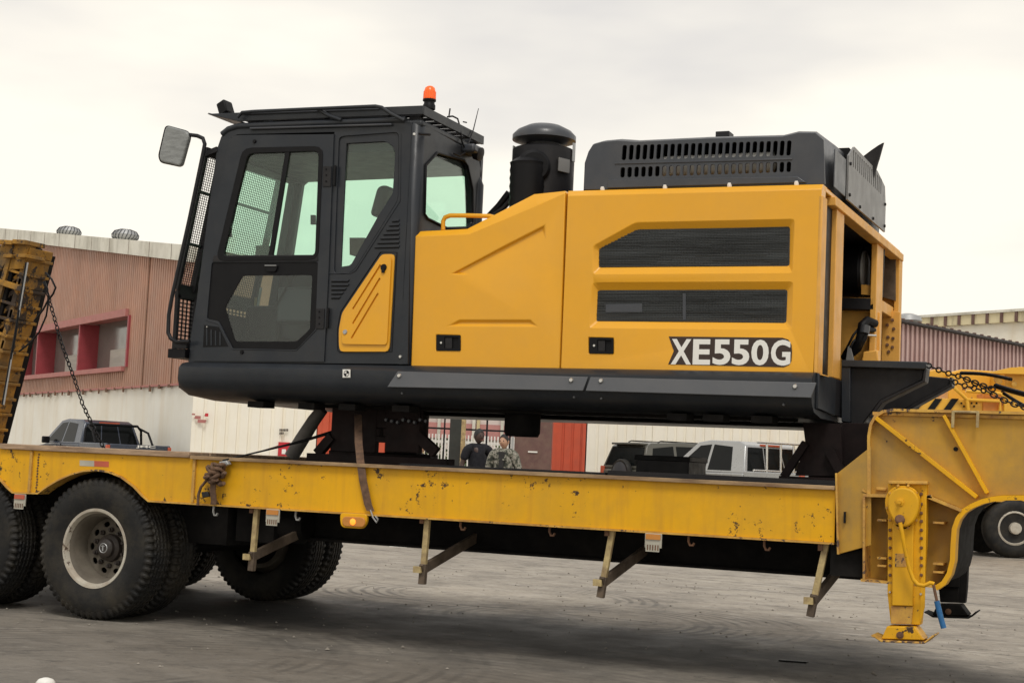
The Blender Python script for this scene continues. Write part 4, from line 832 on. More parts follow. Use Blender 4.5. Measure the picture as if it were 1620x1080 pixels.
# deck: planks at the rear, steel plates and planks in the bed
for k in range(11):
    y0 = -0.02 + k * 0.275
    for x0, x1 in ((-10.6, -8.8), (-8.79, -6.92)): MB().box(x0, x1 - 0.01, y0, y0 + 0.265, ZT - 0.006, ZT + 0.034 + random.uniform(-0.004, 0.004)).build('deck_plank', WOOD, TR, bevel=0.006)
    for x0, x1 in ((-6.90, -4.5), (-4.49, -2.02)):
        if k == 0: continue
        MB().box(x0, x1 - 0.01, y0, y0 + 0.265, ZT - 0.03, ZT + random.uniform(-0.003, 0.003)).build('deck_plank', DARK, TR)
MB().box(-3.6, -2.05, 0.14, 0.5, ZT + 0.012, ZT + 0.045).build('deck_mat', BLK, TR)
MB().box(-5.2, -3.62, 0.14, 0.4, ZT + 0.012, ZT + 0.028).build('deck_mat', BLK, TR)
# chassis: long beams, cross members, far side beam
for y0 in (0.85, 1.95):
    m = MB().box(-10.6, -1.9, y0, y0 + 0.02, 0.70, ZT - 0.03).box(-10.6, -1.9, y0 - 0.10, y0 + 0.12, 0.69, 0.71)
    m.build('chassis_beam', DARK, TR)
MB().box(-6.9, -1.9, 0.86, 1.95, 0.72, 0.74).build('belly_plate', DARK, TR)
for k in range(7):
    x = -6.6 + k * 0.7; MB().box(x, x + 0.08, 0.1, 2.9, 1.02, 1.26).build('cross_member', DARK, TR)
MB().box(-10.6, -2.0, 2.98, 3.0, ZB, ZT - 0.01).build('side_beam', TYEL, TR)
MB().box(-8.0, -6.9, 0.5, 2.5, 0.62, 0.95).build('axle_carrier', DARK, TR)
MB().box(-9.3, -8.4, 0.5, 2.5, 0.62, 0.95).build('axle_carrier', DARK, TR)
MB().box(-6.85, -6.5, 0.55, 0.84, 0.66, 1.0).build('air_tank_bracket', DARK, TR)
MB().lathe((-6.8, 0.72, 0.80), (1, 0, 0), [(0.1, 0), (0.14, 0.04), (0.14, 0.46), (0.1, 0.5)], 20).build('air_tank', DARK, TR, smooth=40)
# outriggers (fold-out deck brackets)
for px, py, bx, by in ((407, 803, 398, 902), (677, 819, 668, 923), (970, 838, 950, 944), (1308, 861, 1282, 974)):
    t0, b0 = PY(px, py, 0.06), PY(bx, by, 0.06); mid = t0 + (b0 - t0) * 0.74
    o = MB().bar(t0 + Vector((0, 0, 0.02)), b0, 0.040, 0.035).build('outrigger_post', POST, TR, bevel=0.004)
    MB().bar(mid + Vector((-0.0, -0.03, -0.02)), (mid.x + 0.02, 0.90, 0.80), 0.03, 0.075, side=(0.0, -0.6, 1)).build('outrigger_brace', BRACE, o, bevel=0.003)
    MB().bar(mid + Vector((0.0, 0.0, 0.02)), b0 + Vector((0, 0, -0.002)), 0.048, 0.043).build('post_sleeve', BRACE, o, bevel=0.003)
    MB().obox(mid + Vector((-0.03, -0.035, -0.02)), (0.03, 0, 0.0), (0, 0.012, 0), (0, 0, 0.022)).build('brace_foot', POST, o)
    MB().box(t0.x - 0.05, t0.x - 0.02, 0.03, 0.08, t0.z - 0.04, t0.z + 0.01).build('hinge_block', RUST, o)
# hooks
for px, py in ((340, 805), (470, 812), (731, 827), (872, 836), (1092, 851), (1212, 858)):
    q = PY(px, py, 0.04); MB().tube([q + Vector((-.01, 0, .03)), q + Vector((-.012, 0, -.02)), q + Vector((0, 0, -.045)), q + Vector((0.02, 0, -.045)), q + Vector((0.028, 0, -.028))], 0.009, 6).build('rope_hook', GALV if px < 500 else RUST, TR, smooth=60)
# marker plates with reflectors
for px, py, full in ((432, 804, 1), (1034, 842, 1), (32, 780, 0)):
    q = PY(px, py, -0.01); k = MB().box(q.x - 0.058, q.x + 0.058, -0.012, 0.0, q.z - 0.10, q.z - 0.005)
    mk = k.build('marker_plate', REFW, TR, bevel=0.002); MB().box(q.x - 0.05, q.x + 0.05, -0.02, -0.012, q.z - 0.045, q.z - 0.01).build('marker_reflector', AMB if full else REFL, mk)
    MB().box(q.x - 0.05, q.x + 0.045, -0.016, -0.012, q.z - 0.125, q.z - 0.07).build('number_tag', REFW, mk)
    for j in range(5): MB().box(q.x - 0.04 + j * 0.018, q.x - 0.032 + j * 0.018, -0.018, -0.016, q.z - 0.115, q.z - 0.08).build('tag_mark', RUST, mk)
# side lamp
lp = rpoly([(538, 811), (580, 813), (580, 826), (574, 836), (541, 834), (538, 826)], 5, 3)
lamp = MB().plate(LY(lp, -0.02), (), (0, 0.03, 0)).build('side_lamp', TYEL, TR, bevel=0.004)
MB().plate(LY(rpoly([(541, 816), (577, 818), (577, 834), (541, 832)], 7, 3), -0.034), (), (0, 0.014, 0)).build('lamp_lens', AMB, lamp, bevel=0.006, seg=3)
q = PY(558, 825, -0.037); MB().lathe(q, (0, -1, 0), [(0.024, 0), (0.015, 0.004), (0, 0.005)], 16, caps=False).build('lamp_bulb', AMBL, lamp, smooth=60)

# ---------------- wheels
def tyre_mesh():
    NA = 240; prof = [(0.285, 0.030, 0), (0.300, 0.012, 0), (0.345, -0.004, 0), (0.40, -0.010, 0), (0.445, -0.006, 0), (0.468, 0.002, 0), (0.470, 0.004, 1), (0.490, 0.008, 1), (0.506, 0.014, 1), (0.518, 0.024, 1), (0.524, 0.034, 1)]
    ys = [0.042 + 0.216 * i / 26 for i in range(27)]
    prof += [(0.53 - 0.006 * abs((y - 0.15) / 0.108) ** 3, y, 2) for y in ys]
    prof += [(r, 0.30 - y, k) for r, y, k in reversed(prof[:11])]
    m_ = MB()
    for r, y, kind in prof:
        for j in range(NA):
            t = j / NA; rr = r * 1.05; yy = y
            if kind:
                lug = ((t * 60) % 1) < 0.30
                edge = min(y, 0.30 - y)
                if edge < 0.062 and lug: rr -= 0.013 if kind == 2 or r > 0.505 else 0.007
                if kind == 1 and not lug: yy += -0.004 if y < 0.15 else 0.004
                if kind == 2:
                    z = abs(((t * 60) % 1) - 0.5) * 2 - 0.5
                    for yg in (0.085, 0.128, 0.172, 0.215):
                        if abs(y - (yg + 0.009 * z)) < 0.0055: rr -= 0.013
            a = 2 * math.pi * t; m_.v.append(Vector((rr * math.cos(a), yy, rr * math.sin(a))))
    n_ = len(prof)
    for i in range(n_ - 1):
        for j in range(NA): m_.f.append((i * NA + j, i * NA + (j + 1) % NA, (i + 1) * NA + (j + 1) % NA, (i + 1) * NA + j))
    return m_
tyre_m = tyre_mesh(); tyre0 = None
def shift(mb_, off, flip=False):
    r_ = MB(); o = Vector(off); r_.v = [Vector((-v.x if flip else v.x, (0.30 - v.y) if flip else v.y, v.z)) + o for v in mb_.v]; r_.f = list(mb_.f); return r_
def wheel_proto(o):
    c = Vector(o)
    W = shift(tyre_m, o).build('wheel', RUB, TR, smooth=24)
    MB().lathe(c, (0, 1, 0), [(0.284, 0.052), (0.312, 0.030), (0.316, 0.022), (0.310, 0.010), (0.290, 0.012), (0.280, 0.030), (0.274, 0.050)], 64, caps=False).build('rim', RIM, W, smooth=50)
    MB().lathe(c, (0, 1, 0), [(0.274, 0.050), (0.262, 0.065), (0.252, 0.08), (0.237, 0.225)], 64, caps=False).build('rim_barrel', BARREL, W, smooth=50)
    disc = [(c.x + 0.236 * math.cos(2 * math.pi * k / 48), c.y + 0.222, c.z + 0.236 * math.sin(2 * math.pi * k / 48)) for k in range(48)]
    holes = []
    for k in range(10):
        a = 2 * math.pi * k / 10; holes.append([(c.x + 0.19 * math.cos(a) + 0.022 * math.cos(b_) * math.cos(a) - 0.030 * math.sin(b_) * math.sin(a), c.y + 0.222, c.z + 0.19 * math.sin(a) + 0.022 * math.cos(b_) * math.sin(a) + 0.030 * math.sin(b_) * math.cos(a)) for b_ in [2 * math.pi * j / 10 for j in range(10)]])
    MB().plate(disc, holes, (0, 0.012, 0)).build('rim_disc', BARREL, W)
    hb = MB().lathe(c, (0, 1, 0), [(0.0, 0.120), (0.034, 0.121), (0.060, 0.126), (0.074, 0.140), (0.078, 0.165), (0.105, 0.185), (0.112, 0.225)], 32, caps=False)
    for k in range(10):
        a = 2 * math.pi * (k + 0.5) / 10; hb.lathe((c.x + 0.142 * math.cos(a), c.y + 0.226, c.z + 0.142 * math.sin(a)), (0, -1, 0), [(0.020, 0), (0.020, 0.03), (0.014, 0.032), (0.012, 0.05)], 6)
    hb.build('hub', HUBM, W, smooth=35)
    MB().lathe(c + Vector((0, 0.118, 0)), (0, 1, 0), [(0.030, 0.004), (0.036, 0.0), (0.040, 0.004)], 28, caps=False).box(c.x - 0.005, c.x + 0.005, c.y + 0.115, c.y + 0.12, c.z - 0.022, c.z + 0.022).box(c.x - 0.015, c.x + 0.015, c.y + 0.115, c.y + 0.12, c.z + 0.012, c.z + 0.018).build('hub_emblem', GALV, W)
    return W
wc = PY(154, 876, 0.02); WX = wc.x - 0.045
W0_ = wheel_proto((WX, 0.02, 0.553))
W1_ = shift(tyre_m, (WX, 0.35, 0.553), True).build('wheel', RUB, TR, smooth=24)
far = shift(tyre_m, (WX, 2.68, 0.553), True).build('wheel', RUB, TR, smooth=24)
def disc(W, y): MB().lathe((WX, y, 0.553), (0, 1, 0), [(0.305, 0.05), (0.275, 0.0), (0.25, -0.08), (0.10, -0.09), (0.09, -0.14)], 40).build('rim', BARREL, W, smooth=40)
disc(W1_, 0.60); disc(far, 2.72)
far2 = shift(tyre_m, (WX, 2.36, 0.553)).build('wheel', RUB, TR, smooth=24); disc(far2, 2.46)
for o in (W0_, W1_, far, far2): sharec(o, TR, (-1.33, 0, 0))
for dx in (0, -1.33): MB().lathe((WX + dx, 0.2, 0.553), (0, 1, 0), [(0.075, 0), (0.075, 2.6)], 20).build('axle', DARK, TR, smooth=40)
for yy in (0.70, 2.3):
    for dx in (0, -1.33): MB().lathe((WX + dx, yy - 0.04, 0.553), (0, 1, 0), [(0.21, 0), (0.21, 0.1)], 28).build('brake_drum', DARK, TR, smooth=40)

# ---------------- gooseneck
GO = [(1378, 783), (1378, 690), (1381, 672), (1388, 660), (1399, 653), (1414, 651), (1620, 656)]
plate_out = LY(GO, 0.02)
xe = 1.6
top_e = Vector((xe, 0.02, 1.79)); 
ar = [(1620, 783), (1590, 783), (1572, 785), (1555, 789), (1538, 796), (1524, 805), (1514, 818), (1508, 835), (1506, 860), (1505, 885), (1500, 905), (1492, 918), (1480, 926)]
AR = LY(ar, 0.02)
pl = plate_out + [top_e, Vector((xe, 0.02, 1.31))] + LY(ar[:6], 0.02) + LY([(1478, 786)], 0.02)
pl_low = LY([(1370, 783), (1478, 786)] + ar[5:] + [(1368, 914)], 0.02)
goose = MB().plate(pl, (), (0, 0.02, 0)).build('gooseneck', TDIRT, TR, bevel=0.003)
ribbon([Vector((-1.85, 0, 1.29))] + LY(GO, 0)[0:] + [top_e], -0.03, 0.12, -0.018).build('gooseneck_flange', TEDGE, goose, smooth=30)
ribbon([Vector((xe, 0, 1.31))] + AR, -0.04, 0.08, -0.030).build('gooseneck_flange', TYEL, goose, smooth=30); ribbon([Vector((xe, 0, 1.31))] + AR, 0.06, 0.42, -0.012).build('gooseneck_flange', DARK, goose, smooth=30)
MB().bar(PY(1470, 785, 0.04), PY(1524, 807, 0.04), 0.018, 0.18).build('gooseneck_rib', TEDGE, goose)
MB().bar(PY(1370, 783, 0.04), PY(1478, 785, 0.04), 0.02, 0.18).build('gooseneck_rib', TEDGE, goose)
MB().bar(PY(1387, 661, -0.005), PY(1546, 786, -0.005), 0.024, 0.07).build('gooseneck_rib', TYEL, goose, bevel=0.002)
MB().bar(PY(1494, 657, -0.005), PY(1562, 780, -0.005), 0.020, 0.06).build('gooseneck_rib', TYEL, goose, bevel=0.002)
MB().bar(PY(1371, 785, 0.04), PY(1371, 914, 0.04), 0.014, 0.18).build('gooseneck_rib', TEDGE, goose)
MB().bar(PY(1366, 916, 0.04), PY(1482, 926, 0.04), 0.016, 0.18).build('gooseneck_rib', TEDGE, goose)
for a in ((1476, 826, 1493), (1476, 891, 1492), (1476, 904, 1492), (1388, 822, 1402), (1388, 882, 1402), (1388, 894, 1402)): 
    p = PY(a[0], a[1], -0.03); p2 = PY(a[2], a[1] + 1, -0.03); MB().box(min(p.x, p2.x), max(p.x, p2.x), -0.03, 0.13, p.z - 0.006, p.z + 0.006).build('gusset', TEDGE, goose)
for px in (1508, 1547): MB().tube(LY([(px, 650), (px - 1, 676)], -0.035), 0.010, 6).build('tie_loop', POST, goose, smooth=50)
MB().tube(LY([(1508, 651), (1547, 652)], -0.035), 0.007, 6).build('tie_loop', POST, goose)
MB().lathe(PY(1512, 710, 0.02), (0, -1, 0), [(0.014, 0), (0.014, 0.003)], 14).build('drain_hole', SEAL, goose)
MB().plate([(p.x, 1.08, p.z) for p in pl], (), (0, 0.02, 0)).build('gooseneck_web', TDIRT, goose)
MB().plate([(p.x, 0.13, p.z) for p in pl_low], (), (0, 0.02, 0)).build('gooseneck_web', TDIRT, goose)
MB().plate([(p.x, 0.44, p.z) for p in [Vector((-1.80, 0, 0.76))] + [Vector((-1.80, 0, 1.25))] + [Vector((xe, 0, 1.75)), Vector((xe, 0, 1.32))] + AR], (), (0, 0.62, 0)).build('gooseneck_core', DARK, TR)
MB().box(-1.84, -1.52, 1.0, 2.2, 0.80, 1.25).build('leg_crossbeam', DARK, TR)
MB().box(-1.8, xe, 0.0, 1.1, 1.765, 1.785).build('gooseneck_top', TEDGE, TR)
# transition plate between bed and gooseneck
tpz = [PY(1325, 748, 0.0), PY(1378, 706, -0.03), PY(1378, 862, -0.03), PY(1327, 876, 0.0)]
MB().plate(tpz, (), (0, 0.02, 0)).build('transition_plate', TDIRT, TR, bevel=0.003)
MB().bar(PY(1324, 748, 0.0), PY(1327, 876, 0.0), 0.012, 0.05).build('transition_rib', TEDGE, TR)
q = PY(1336, 818, -0.03); MB().box(q.x - 0.006, q.x + 0.006, q.y, q.y + 0.02, q.z - 0.035, q.z + 0.035).build('slot', SEAL, TR)
MB().box(-2.05, -1.82, 0.05, 2.9, 0.75, 1.28).build('bed_end', DARK, TR)
# landing legs
def leg(dy, mt, full=True):
    D = dy
    def P(px, py, y=-0.06):
        v = PY(px, py, y); return Vector((v.x, y + D, v.z))
    hx = P(1405, 765), P(1464, 980)
    def slab(pts, y, th, name, m_, par, bv=0.004): return MB().plate([P(a, b, y) for a, b in pts], (), (0, th, 0)).build(name, m_, par, bevel=bv)
    o = slab([(1405, 762), (1466, 763), (1465, 842), (1459, 960), (1456, 988), (1409, 985), (1404, 940)], -0.05, 0.09, 'landing_leg', mt, TR)
    slab([(1412, 828), (1445, 829), (1444, 958), (1411, 957)], -0.085, 0.035, 'leg_tube', mt, o)
    slab([(1409, 958), (1444, 959), (1442, 987), (1409, 986)], -0.070, 0.02, 'leg_tube', TEDGE if full else mt, o)
    # foot
    slab([(1403, 990), (1447, 991), (1462, 1012), (1394, 1010)], -0.10, 0.18, 'leg_foot', mt, o, 0.006)
    slab([(1377, 1004), (1380, 1007), (1396, 1012), (1462, 1015), (1475, 1004), (1477, 1006), (1462, 1018), (1394, 1015)], -0.13, 0.24, 'foot_plate', TEDGE if full else mt, o, 0.003)
    MB().lathe(P(1424, 1004, -0.10), (0, -1, 0), [(0.022, 0), (0.022, 0.01), (0.012, 0.012), (0.012, 0.02)], 14).build('foot_pin', RUST, o)
    if full:
        slab([(1457, 764), (1466, 764), (1463, 960), (1455, 988)], -0.055, 0.01, 'bolt_plate', mt, o)
        gb = rpoly([(1404, 786), (1414, 773), (1428, 770), (1444, 774), (1454, 788), (1453, 808), (1446, 825), (1430, 836), (1414, 826), (1404, 806)], 12, 3)
        gbx = slab(gb, -0.15, 0.09, 'gearbox', TYEL, o, 0.010); slab(rpoly([(1400, 784), (1412, 770), (1428, 767), (1446, 771), (1457, 787), (1455, 809), (1448, 828), (1430, 840), (1412, 829), (1400, 806)], 12, 3), -0.085, 0.02, 'gearbox', TYEL, o, 0.004)
        MB().lathe(P(1424, 794, -0.15), (0, -1, 0), [(0.024, 0), (0.024, 0.008), (0.013, 0.010), (0.012, 0.035)], 8).build('gear_bolt', TYEL, gbx)
        for a in range(10):
            t = 2 * math.pi * a / 10; p_ = P(1429 + 26 * math.cos(t), 803 + 33 * math.sin(t) - (4 if math.sin(t) < 0 else 0), -0.087); MB().lathe(p_, (0, -1, 0), [(0.009, 0), (0.008, 0.009)], 6).build('gear_bolt', TEDGE, gbx)
        MB().lathe(P(1424, 822, -0.15), (0, -1, 0.2), [(0.03, 0), (0.03, 0.02), (0.02, 0.03)], 12).build('crank_socket', RUST, gbx)
        MB().tube([P(1424, 826, -0.19), P(1427, 842, -0.19), P(1432, 870, -0.17), P(1439, 900, -0.15), P(1445, 916, -0.15), P(1452, 924, -0.15), P(1462, 926, -0.15), P(1472, 921, -0.15), P(1478, 923, -0.15)], 0.0125, 10).build('crank', TYEL, o, smooth=60)
        MB().tube([P(1476, 921, -0.15), P(1480, 940, -0.15), P(1484, 957, -0.15)], 0.009, 8).build('crank', RUST, o, smooth=60)
        MB().tube([P(1482, 950, -0.15), P(1488, 975, -0.15), P(1493, 993, -0.15)], 0.017, 12).build('crank_handle', mat('handle_blue', (0.012, 0.11, 0.28), 0.45, noise=0.2, nscale=30), o, smooth=60)
        for py in (781, 797, 811, 824, 838, 851, 866, 882, 894, 909):
            for px in (1457.5, 1408):
                if px < 1420 and py < 835: continue
                MB().lathe(P(px, py, -0.056), (0, -1, 0), [(0.011, 0), (0.010, 0.006), (0.008, 0.010)], 6).build('leg_bolt', RUST, o)
        for px, py in ((1408, 936), (1457, 939)): MB().lathe(P(px, py, -0.056), (0, -1, 0), [(0.009, 0), (0.006, 0.012)], 8).build('leg_bolt', CHR, o)
        slab([(1416, 875), (1434, 875), (1434, 896), (1416, 896)], -0.088, 0.003, 'leg_label', TEDGE, o, 0.0)
        slab([(1405, 760), (1467, 761), (1467, 766), (1405, 765)], -0.09, 0.08, 'leg_cap', TEDGE, o)
        slab([(1386, 770), (1402, 771), (1402, 776), (1386, 775)], -0.0, 0.02, 'leg_bracket', TEDGE, o)
    return o
leg(0.0, TYEL); leg(2.05, DARK, False)

# ---------------- loading ramp folded up at the trailer's rear
def ramp():
    par = None; top = {}
    def rail(pxb, pyb, pxt, pyt, y, name='ramp_rail', wd=0.16):
        return MB().bar(PY(pxb, pyb, y), PY(pxt, pyt, y), wd, 0.10).build(name, RAMP, RP, bevel=0.004)
    RP = bpy.data.objects.new('loading_ramp', bpy.data.meshes.new('loading_ramp')); bpy.data.objects.remove(RP)
    T1, B1 = PY(42, 388, 1.0), PY(-42, 700, 1.0)
    RP = MB().bar(B1, T1, 0.12, 0.30).build('loading_ramp', DARK, TR, bevel=0.005)
    d = (T1 - B1); dn = d.normalized(); sx = Vector((dn.z, 0, -dn.x))
    # stepped ribs across the face
    for k in range(13):
        p = B1 + d * (0.02 + k * 0.077)
        MB().obox(p + sx * 0.09, sx * 0.115, (0, 0.165, 0), dn * 0.012).build('ramp_rung', RAMP, RP, bevel=0.003)
        if k < 12: MB().plate([p + sx * 0.02 + Vector((0, -0.12, 0)), p + sx * 0.12 + dn * 0.10 + Vector((0, -0.12, 0)), p + sx * 0.12 + dn * 0.15 + Vector((0, -0.12, 0)), p + sx * 0.02 + dn * 0.06 + Vector((0, -0.12, 0))], (), (0, 0.02, 0)).build('ramp_web', RAMP, RP)
        if k % 2 == 0: MB().obox(p + sx * 0.17 + dn * 0.06, sx * 0.02, (0, 0.15, 0), dn * 0.04).build('ramp_rung', RAMP, RP, bevel=0.003)
    MB().bar(B1 + sx * 0.15, B1 + d * 0.97 + sx * 0.16, 0.05, 0.30).build('ramp_rail', RAMP, RP, bevel=0.003)
    MB().bar(B1 + sx * 0.0 + Vector((0, -.16, 0)), B1 + d * 0.97 + sx * 0.0 + Vector((0, -.16, 0)), 0.05, 0.04).build('ramp_rail', RAMP, RP, bevel=0.003)
    for o_ in (0.0, -0.155):
        a = T1 + Vector((o_ - 0.06, 0, -0.16)); 
        MB().plate([a + Vector((-0.06, -0.17, -0.08)), a + Vector((0.10, -0.17, 0.17)), a + Vector((0.24, -0.17, 0.16)), a + Vector((0.19, -0.17, -0.08))], (), (0, 0.1, 0)).build('ramp_toe', RAMP, RP, bevel=0.004)
        MB().bar(a + Vector((0.10, -0.10, 0.16)), a + Vector((0.25, -0.10, 0.15)), 0.04, 0.26).build('ramp_toe', RAMP, RP, bevel=0.004)
        MB().bar(a + Vector((0.16, -0.10, 0.03)), a + Vector((0.26, -0.10, 0.03)), 0.03, 0.26).build('ramp_toe', RAMP, RP, bevel=0.004)
    MB().bar(B1 + d * 0.80 + sx * -0.10 + Vector((0, -.17, 0)), B1 + d * 0.80 + sx * 0.25 + Vector((0, -.17, 0)), 0.05, 0.06).build('ramp_crossbar', RAMP, RP, bevel=0.003)
    MB().bar(B1 + d * 0.30 + sx * -0.10 + Vector((0, -.17, 0)), B1 + d * 0.30 + sx * 0.25 + Vector((0, -.17, 0)), 0.06, 0.06).build('ramp_crossbar', RAMP, RP, bevel=0.003)
    # second panel behind
    MB().bar(B1 + Vector((-0.32, 0.5, 0)), T1 + Vector((-0.34, 0.5, 0.02)), 0.24, 0.3).build('ramp_rail', DARK, RP, bevel=0.004)
    for k in range(13):
        p = B1 + d * (0.03 + k * 0.077) + Vector((-0.16, 0.2, 0)); MB().obox(p, sx * 0.16, (0, 0.15, 0), dn * 0.02).build('ramp_rung', RAMP, RP, bevel=0.003)
    MB().obox(T1 + Vector((-0.42, 0.2, -0.2)), (0.2, 0, 0), (0, 0.1, 0), (0.03, 0, 0.22)).build('ramp_hinge_box', DARK, RP, bevel=0.01)
    for k in range(2): MB().tube([PY(44 - 2 * k, 415, 0.8), PY(24, 530, 0.8), PY(6 - 2 * k, 640, 0.8)], 0.008 + 0.004 * k, 6).build('ramp_cable', GALV if k == 0 else SEAL, RP)
ramp()

# ================================================================== RAISED YARD AND BACKGROUND
FH = Vector((-math.sin(YAW), math.cos(YAW), 0)); RH = Vector((math.cos(YAW), math.sin(YAW), 0))
def UV(u, v, z): return Vector((CAM.x, CAM.y, 0)) + RH * u + FH * v + Vector((0, 0, z))
GZ = 0.30
ap = MB()
for u0, u1, v0 in ((-90, 6.4, 28.0), (6.4, 90, 34.0)):
    ap.add([UV(u0, v0, 0.004), UV(u1, v0, 0.004), UV(u1, v0 + 1.5, GZ), UV(u0, v0 + 1.5, GZ), UV(u0, 200, GZ), UV(u1, 200, GZ), UV(u1, v0 + 1.5, 0), UV(u1, 200, 0)], [(0, 1, 2, 3), (3, 2, 5, 4), (1, 6, 2), (2, 6, 7, 5)])
apo = struct(ap.build('raised_yard', MATS['painted_wall_white'] if False else bpy.data.materials['worn_asphalt']))
def at(px, py, z, h=None):
    p = PD(px, py, z)
    if h is not None: p.z = h
    return p
def strip(m_, P, nvec, s0, s1, zlo, zhi, pitch, dep):    # corrugated vertical sheet along direction d from P; zlo/zhi are functions of s
    d = nvec[0]; n = nvec[1]; s_ = s0; pts = []
    while s_ < s1:
        for f_, o_ in ((0, 0), (0.70, 0), (0.74, dep), (0.96, dep)):
            ss = s_ + f_ * pitch
            if ss <= s1: pts.append((ss, o_))
        s_ += pitch
    pts.append((s1, 0))
    k = len(m_.v)
    for ss, o_ in pts:
        b = P + d * ss + n * o_; m_.v += [Vector((b.x, b.y, zlo(ss))), Vector((b.x, b.y, zhi(ss)))]
    for i in range(len(pts) - 1): m_.f.append((k + 2 * i, k + 2 * i + 2, k + 2 * i + 3, k + 2 * i + 1))
# --- left workshop: pink ribbed gable wall over a white base
P0 = PD(300, 612, 40.0); dv = ray(-700, 670); dW = Vector((dv.x, dv.y, 0)).normalized(); nW = Vector((-dW.y, dW.x, 0))
if nW.dot(Vector((CAM.x, CAM.y, 0)) - P0) < 0: nW = -nW
def onW(px, py, off=0.0):
    d = ray(px, py); q = P0 + nW * off; t = (q - CAM).dot(nW) / d.dot(nW); return CAM + d * t
def sW(p): return (p - P0).dot(dW)
WB = thing('workshop_building', 'pink ribbed workshop with white base and maroon framed window strip, left background', 'building', (P0.x, P0.y, 0))
ZB0 = onW(150, 614).z
tl, tr_ = onW(8, 379), onW(285, 411); sl0, sl1 = sW(tl), sW(tr_)
def ztop(s_): return tl.z + (tr_.z - tl.z) * (s_ - sl0) / (sl1 - sl0)
w0, w1 = sW(onW(203, 492)), sW(onW(26, 560)); wzt, wzb = onW(150, 505).z, onW(150, 585).z
s_min = sW(onW(304, 600)); s_max = w1 + 9
m = MB()
strip(m, P0, (dW, -nW), s_min, w0, lambda s: ZB0 - 0.05, ztop, 0.19, 0.09)
strip(m, P0, (dW, -nW), w0, w1, lambda s: ZB0 - 0.05, lambda s: wzb, 0.19, 0.09)
strip(m, P0, (dW, -nW), w0, w1, lambda s: wzt, ztop, 0.19, 0.09)
strip(m, P0, (dW, -nW), w1, s_max, lambda s: ZB0 - 0.05, ztop, 0.19, 0.09)
m.build('ribbed_cladding', WCOR, WB)
def wbox(s0, s1, o0, o1, z0, z1, m_=None):      # box on the wall: s along, o outwards
    m_ = m_ or MB(); vs = []
    for z in (z0, z1):
        for s_, o_ in ((s0, o0), (s1, o0), (s1, o1), (s0, o1)):
            b = P0 + dW * s_ + nW * o_; vs.append((b.x, b.y, z))
    return m_.add(vs, [(0, 3, 2, 1), (4, 5, 6, 7), (0, 1, 5, 4), (1, 2, 6, 5), (2, 3, 7, 6), (3, 0, 4, 7)])
k = s_min + 1.6
while k < s_max:
    if not (w0 - 0.2 < k < w1): wbox(k, k + 0.035, -0.02, 0.02, ZB0, ztop(k)).build('sheet_joint', RUST, WB)
    k += 2.4
for k in range(26): wbox(s_min + k * 0.8, s_min + k * 0.8 + random.uniform(0.05, 0.2), 0.0, 0.035, ZB0 - random.uniform(0.08, 0.2), ZB0 - 0.02).build('ledge_bracket', RUST, WB)
wbox(s_min, s_max, -0.30, -0.06, GZ, ZB0).build('base_wall', WWH, WB)
wbox(s_min - 0.02, s_max, -0.3, 0.03, ZB0 - 0.06, ZB0 - 0.01).build('drip_ledge', MAR2, WB)
m = MB()
for a in (0,):
    A_ = [P0 + dW * s_min, P0 + dW * s_max]; 
    vs = []
    for o_ in (-0.05, 0.12):
        for s_ in (s_min - 0.1, s_max):
            b = P0 + dW * s_ + nW * o_; vs += [(b.x, b.y, ztop(s_) - 0.02), (b.x, b.y, ztop(s_) + 0.42)]
    m.add(vs, [(0, 2, 3, 1), (4, 5, 7, 6), (0, 1, 5, 4), (2, 6, 7, 3), (1, 3, 7, 5), (0, 4, 6, 2)])
m.build('fascia', CREAM, WB)
k = s_min
while k < s_max:
    b = P0 + dW * k + nW * 0.125; MB().add([(b.x, b.y, ztop(k) - .02), (b.x + dW.x * 0.03, b.y + dW.y * .03, ztop(k) - .02), (b.x + dW.x * 0.03, b.y + dW.y * .03, ztop(k) + .42), (b.x, b.y, ztop(k) + .42)], [(0, 1, 2, 3)]).build('fascia_joint', RUST, WB); k += 1.9
# roof slab running back
m = MB(); vs = []
for o_ in (-0.06, -3.0):
    for s_ in (s_min - 0.1, s_max):
        b = P0 + dW * s_ + nW * o_; vs += [(b.x, b.y, ztop(s_) + 0.10), (b.x, b.y, ztop(s_) + 0.34)]
m.add(vs, [(0, 2, 3, 1), (4, 5, 7, 6), (0, 1, 5, 4), (2, 6, 7, 3), (1, 3, 7, 5), (0, 4, 6, 2)]); m.build('roof', CREAM, WB)
vs = []
for o_ in (-0.31, -3.0):
    b = P0 + dW * (s_min + 0.05) + nW * o_; vs += [(b.x, b.y, GZ), (b.x, b.y, ztop(s_min))]
MB().add(vs, [(0, 1, 3, 2)]).build('end_wall', WCOR, WB)
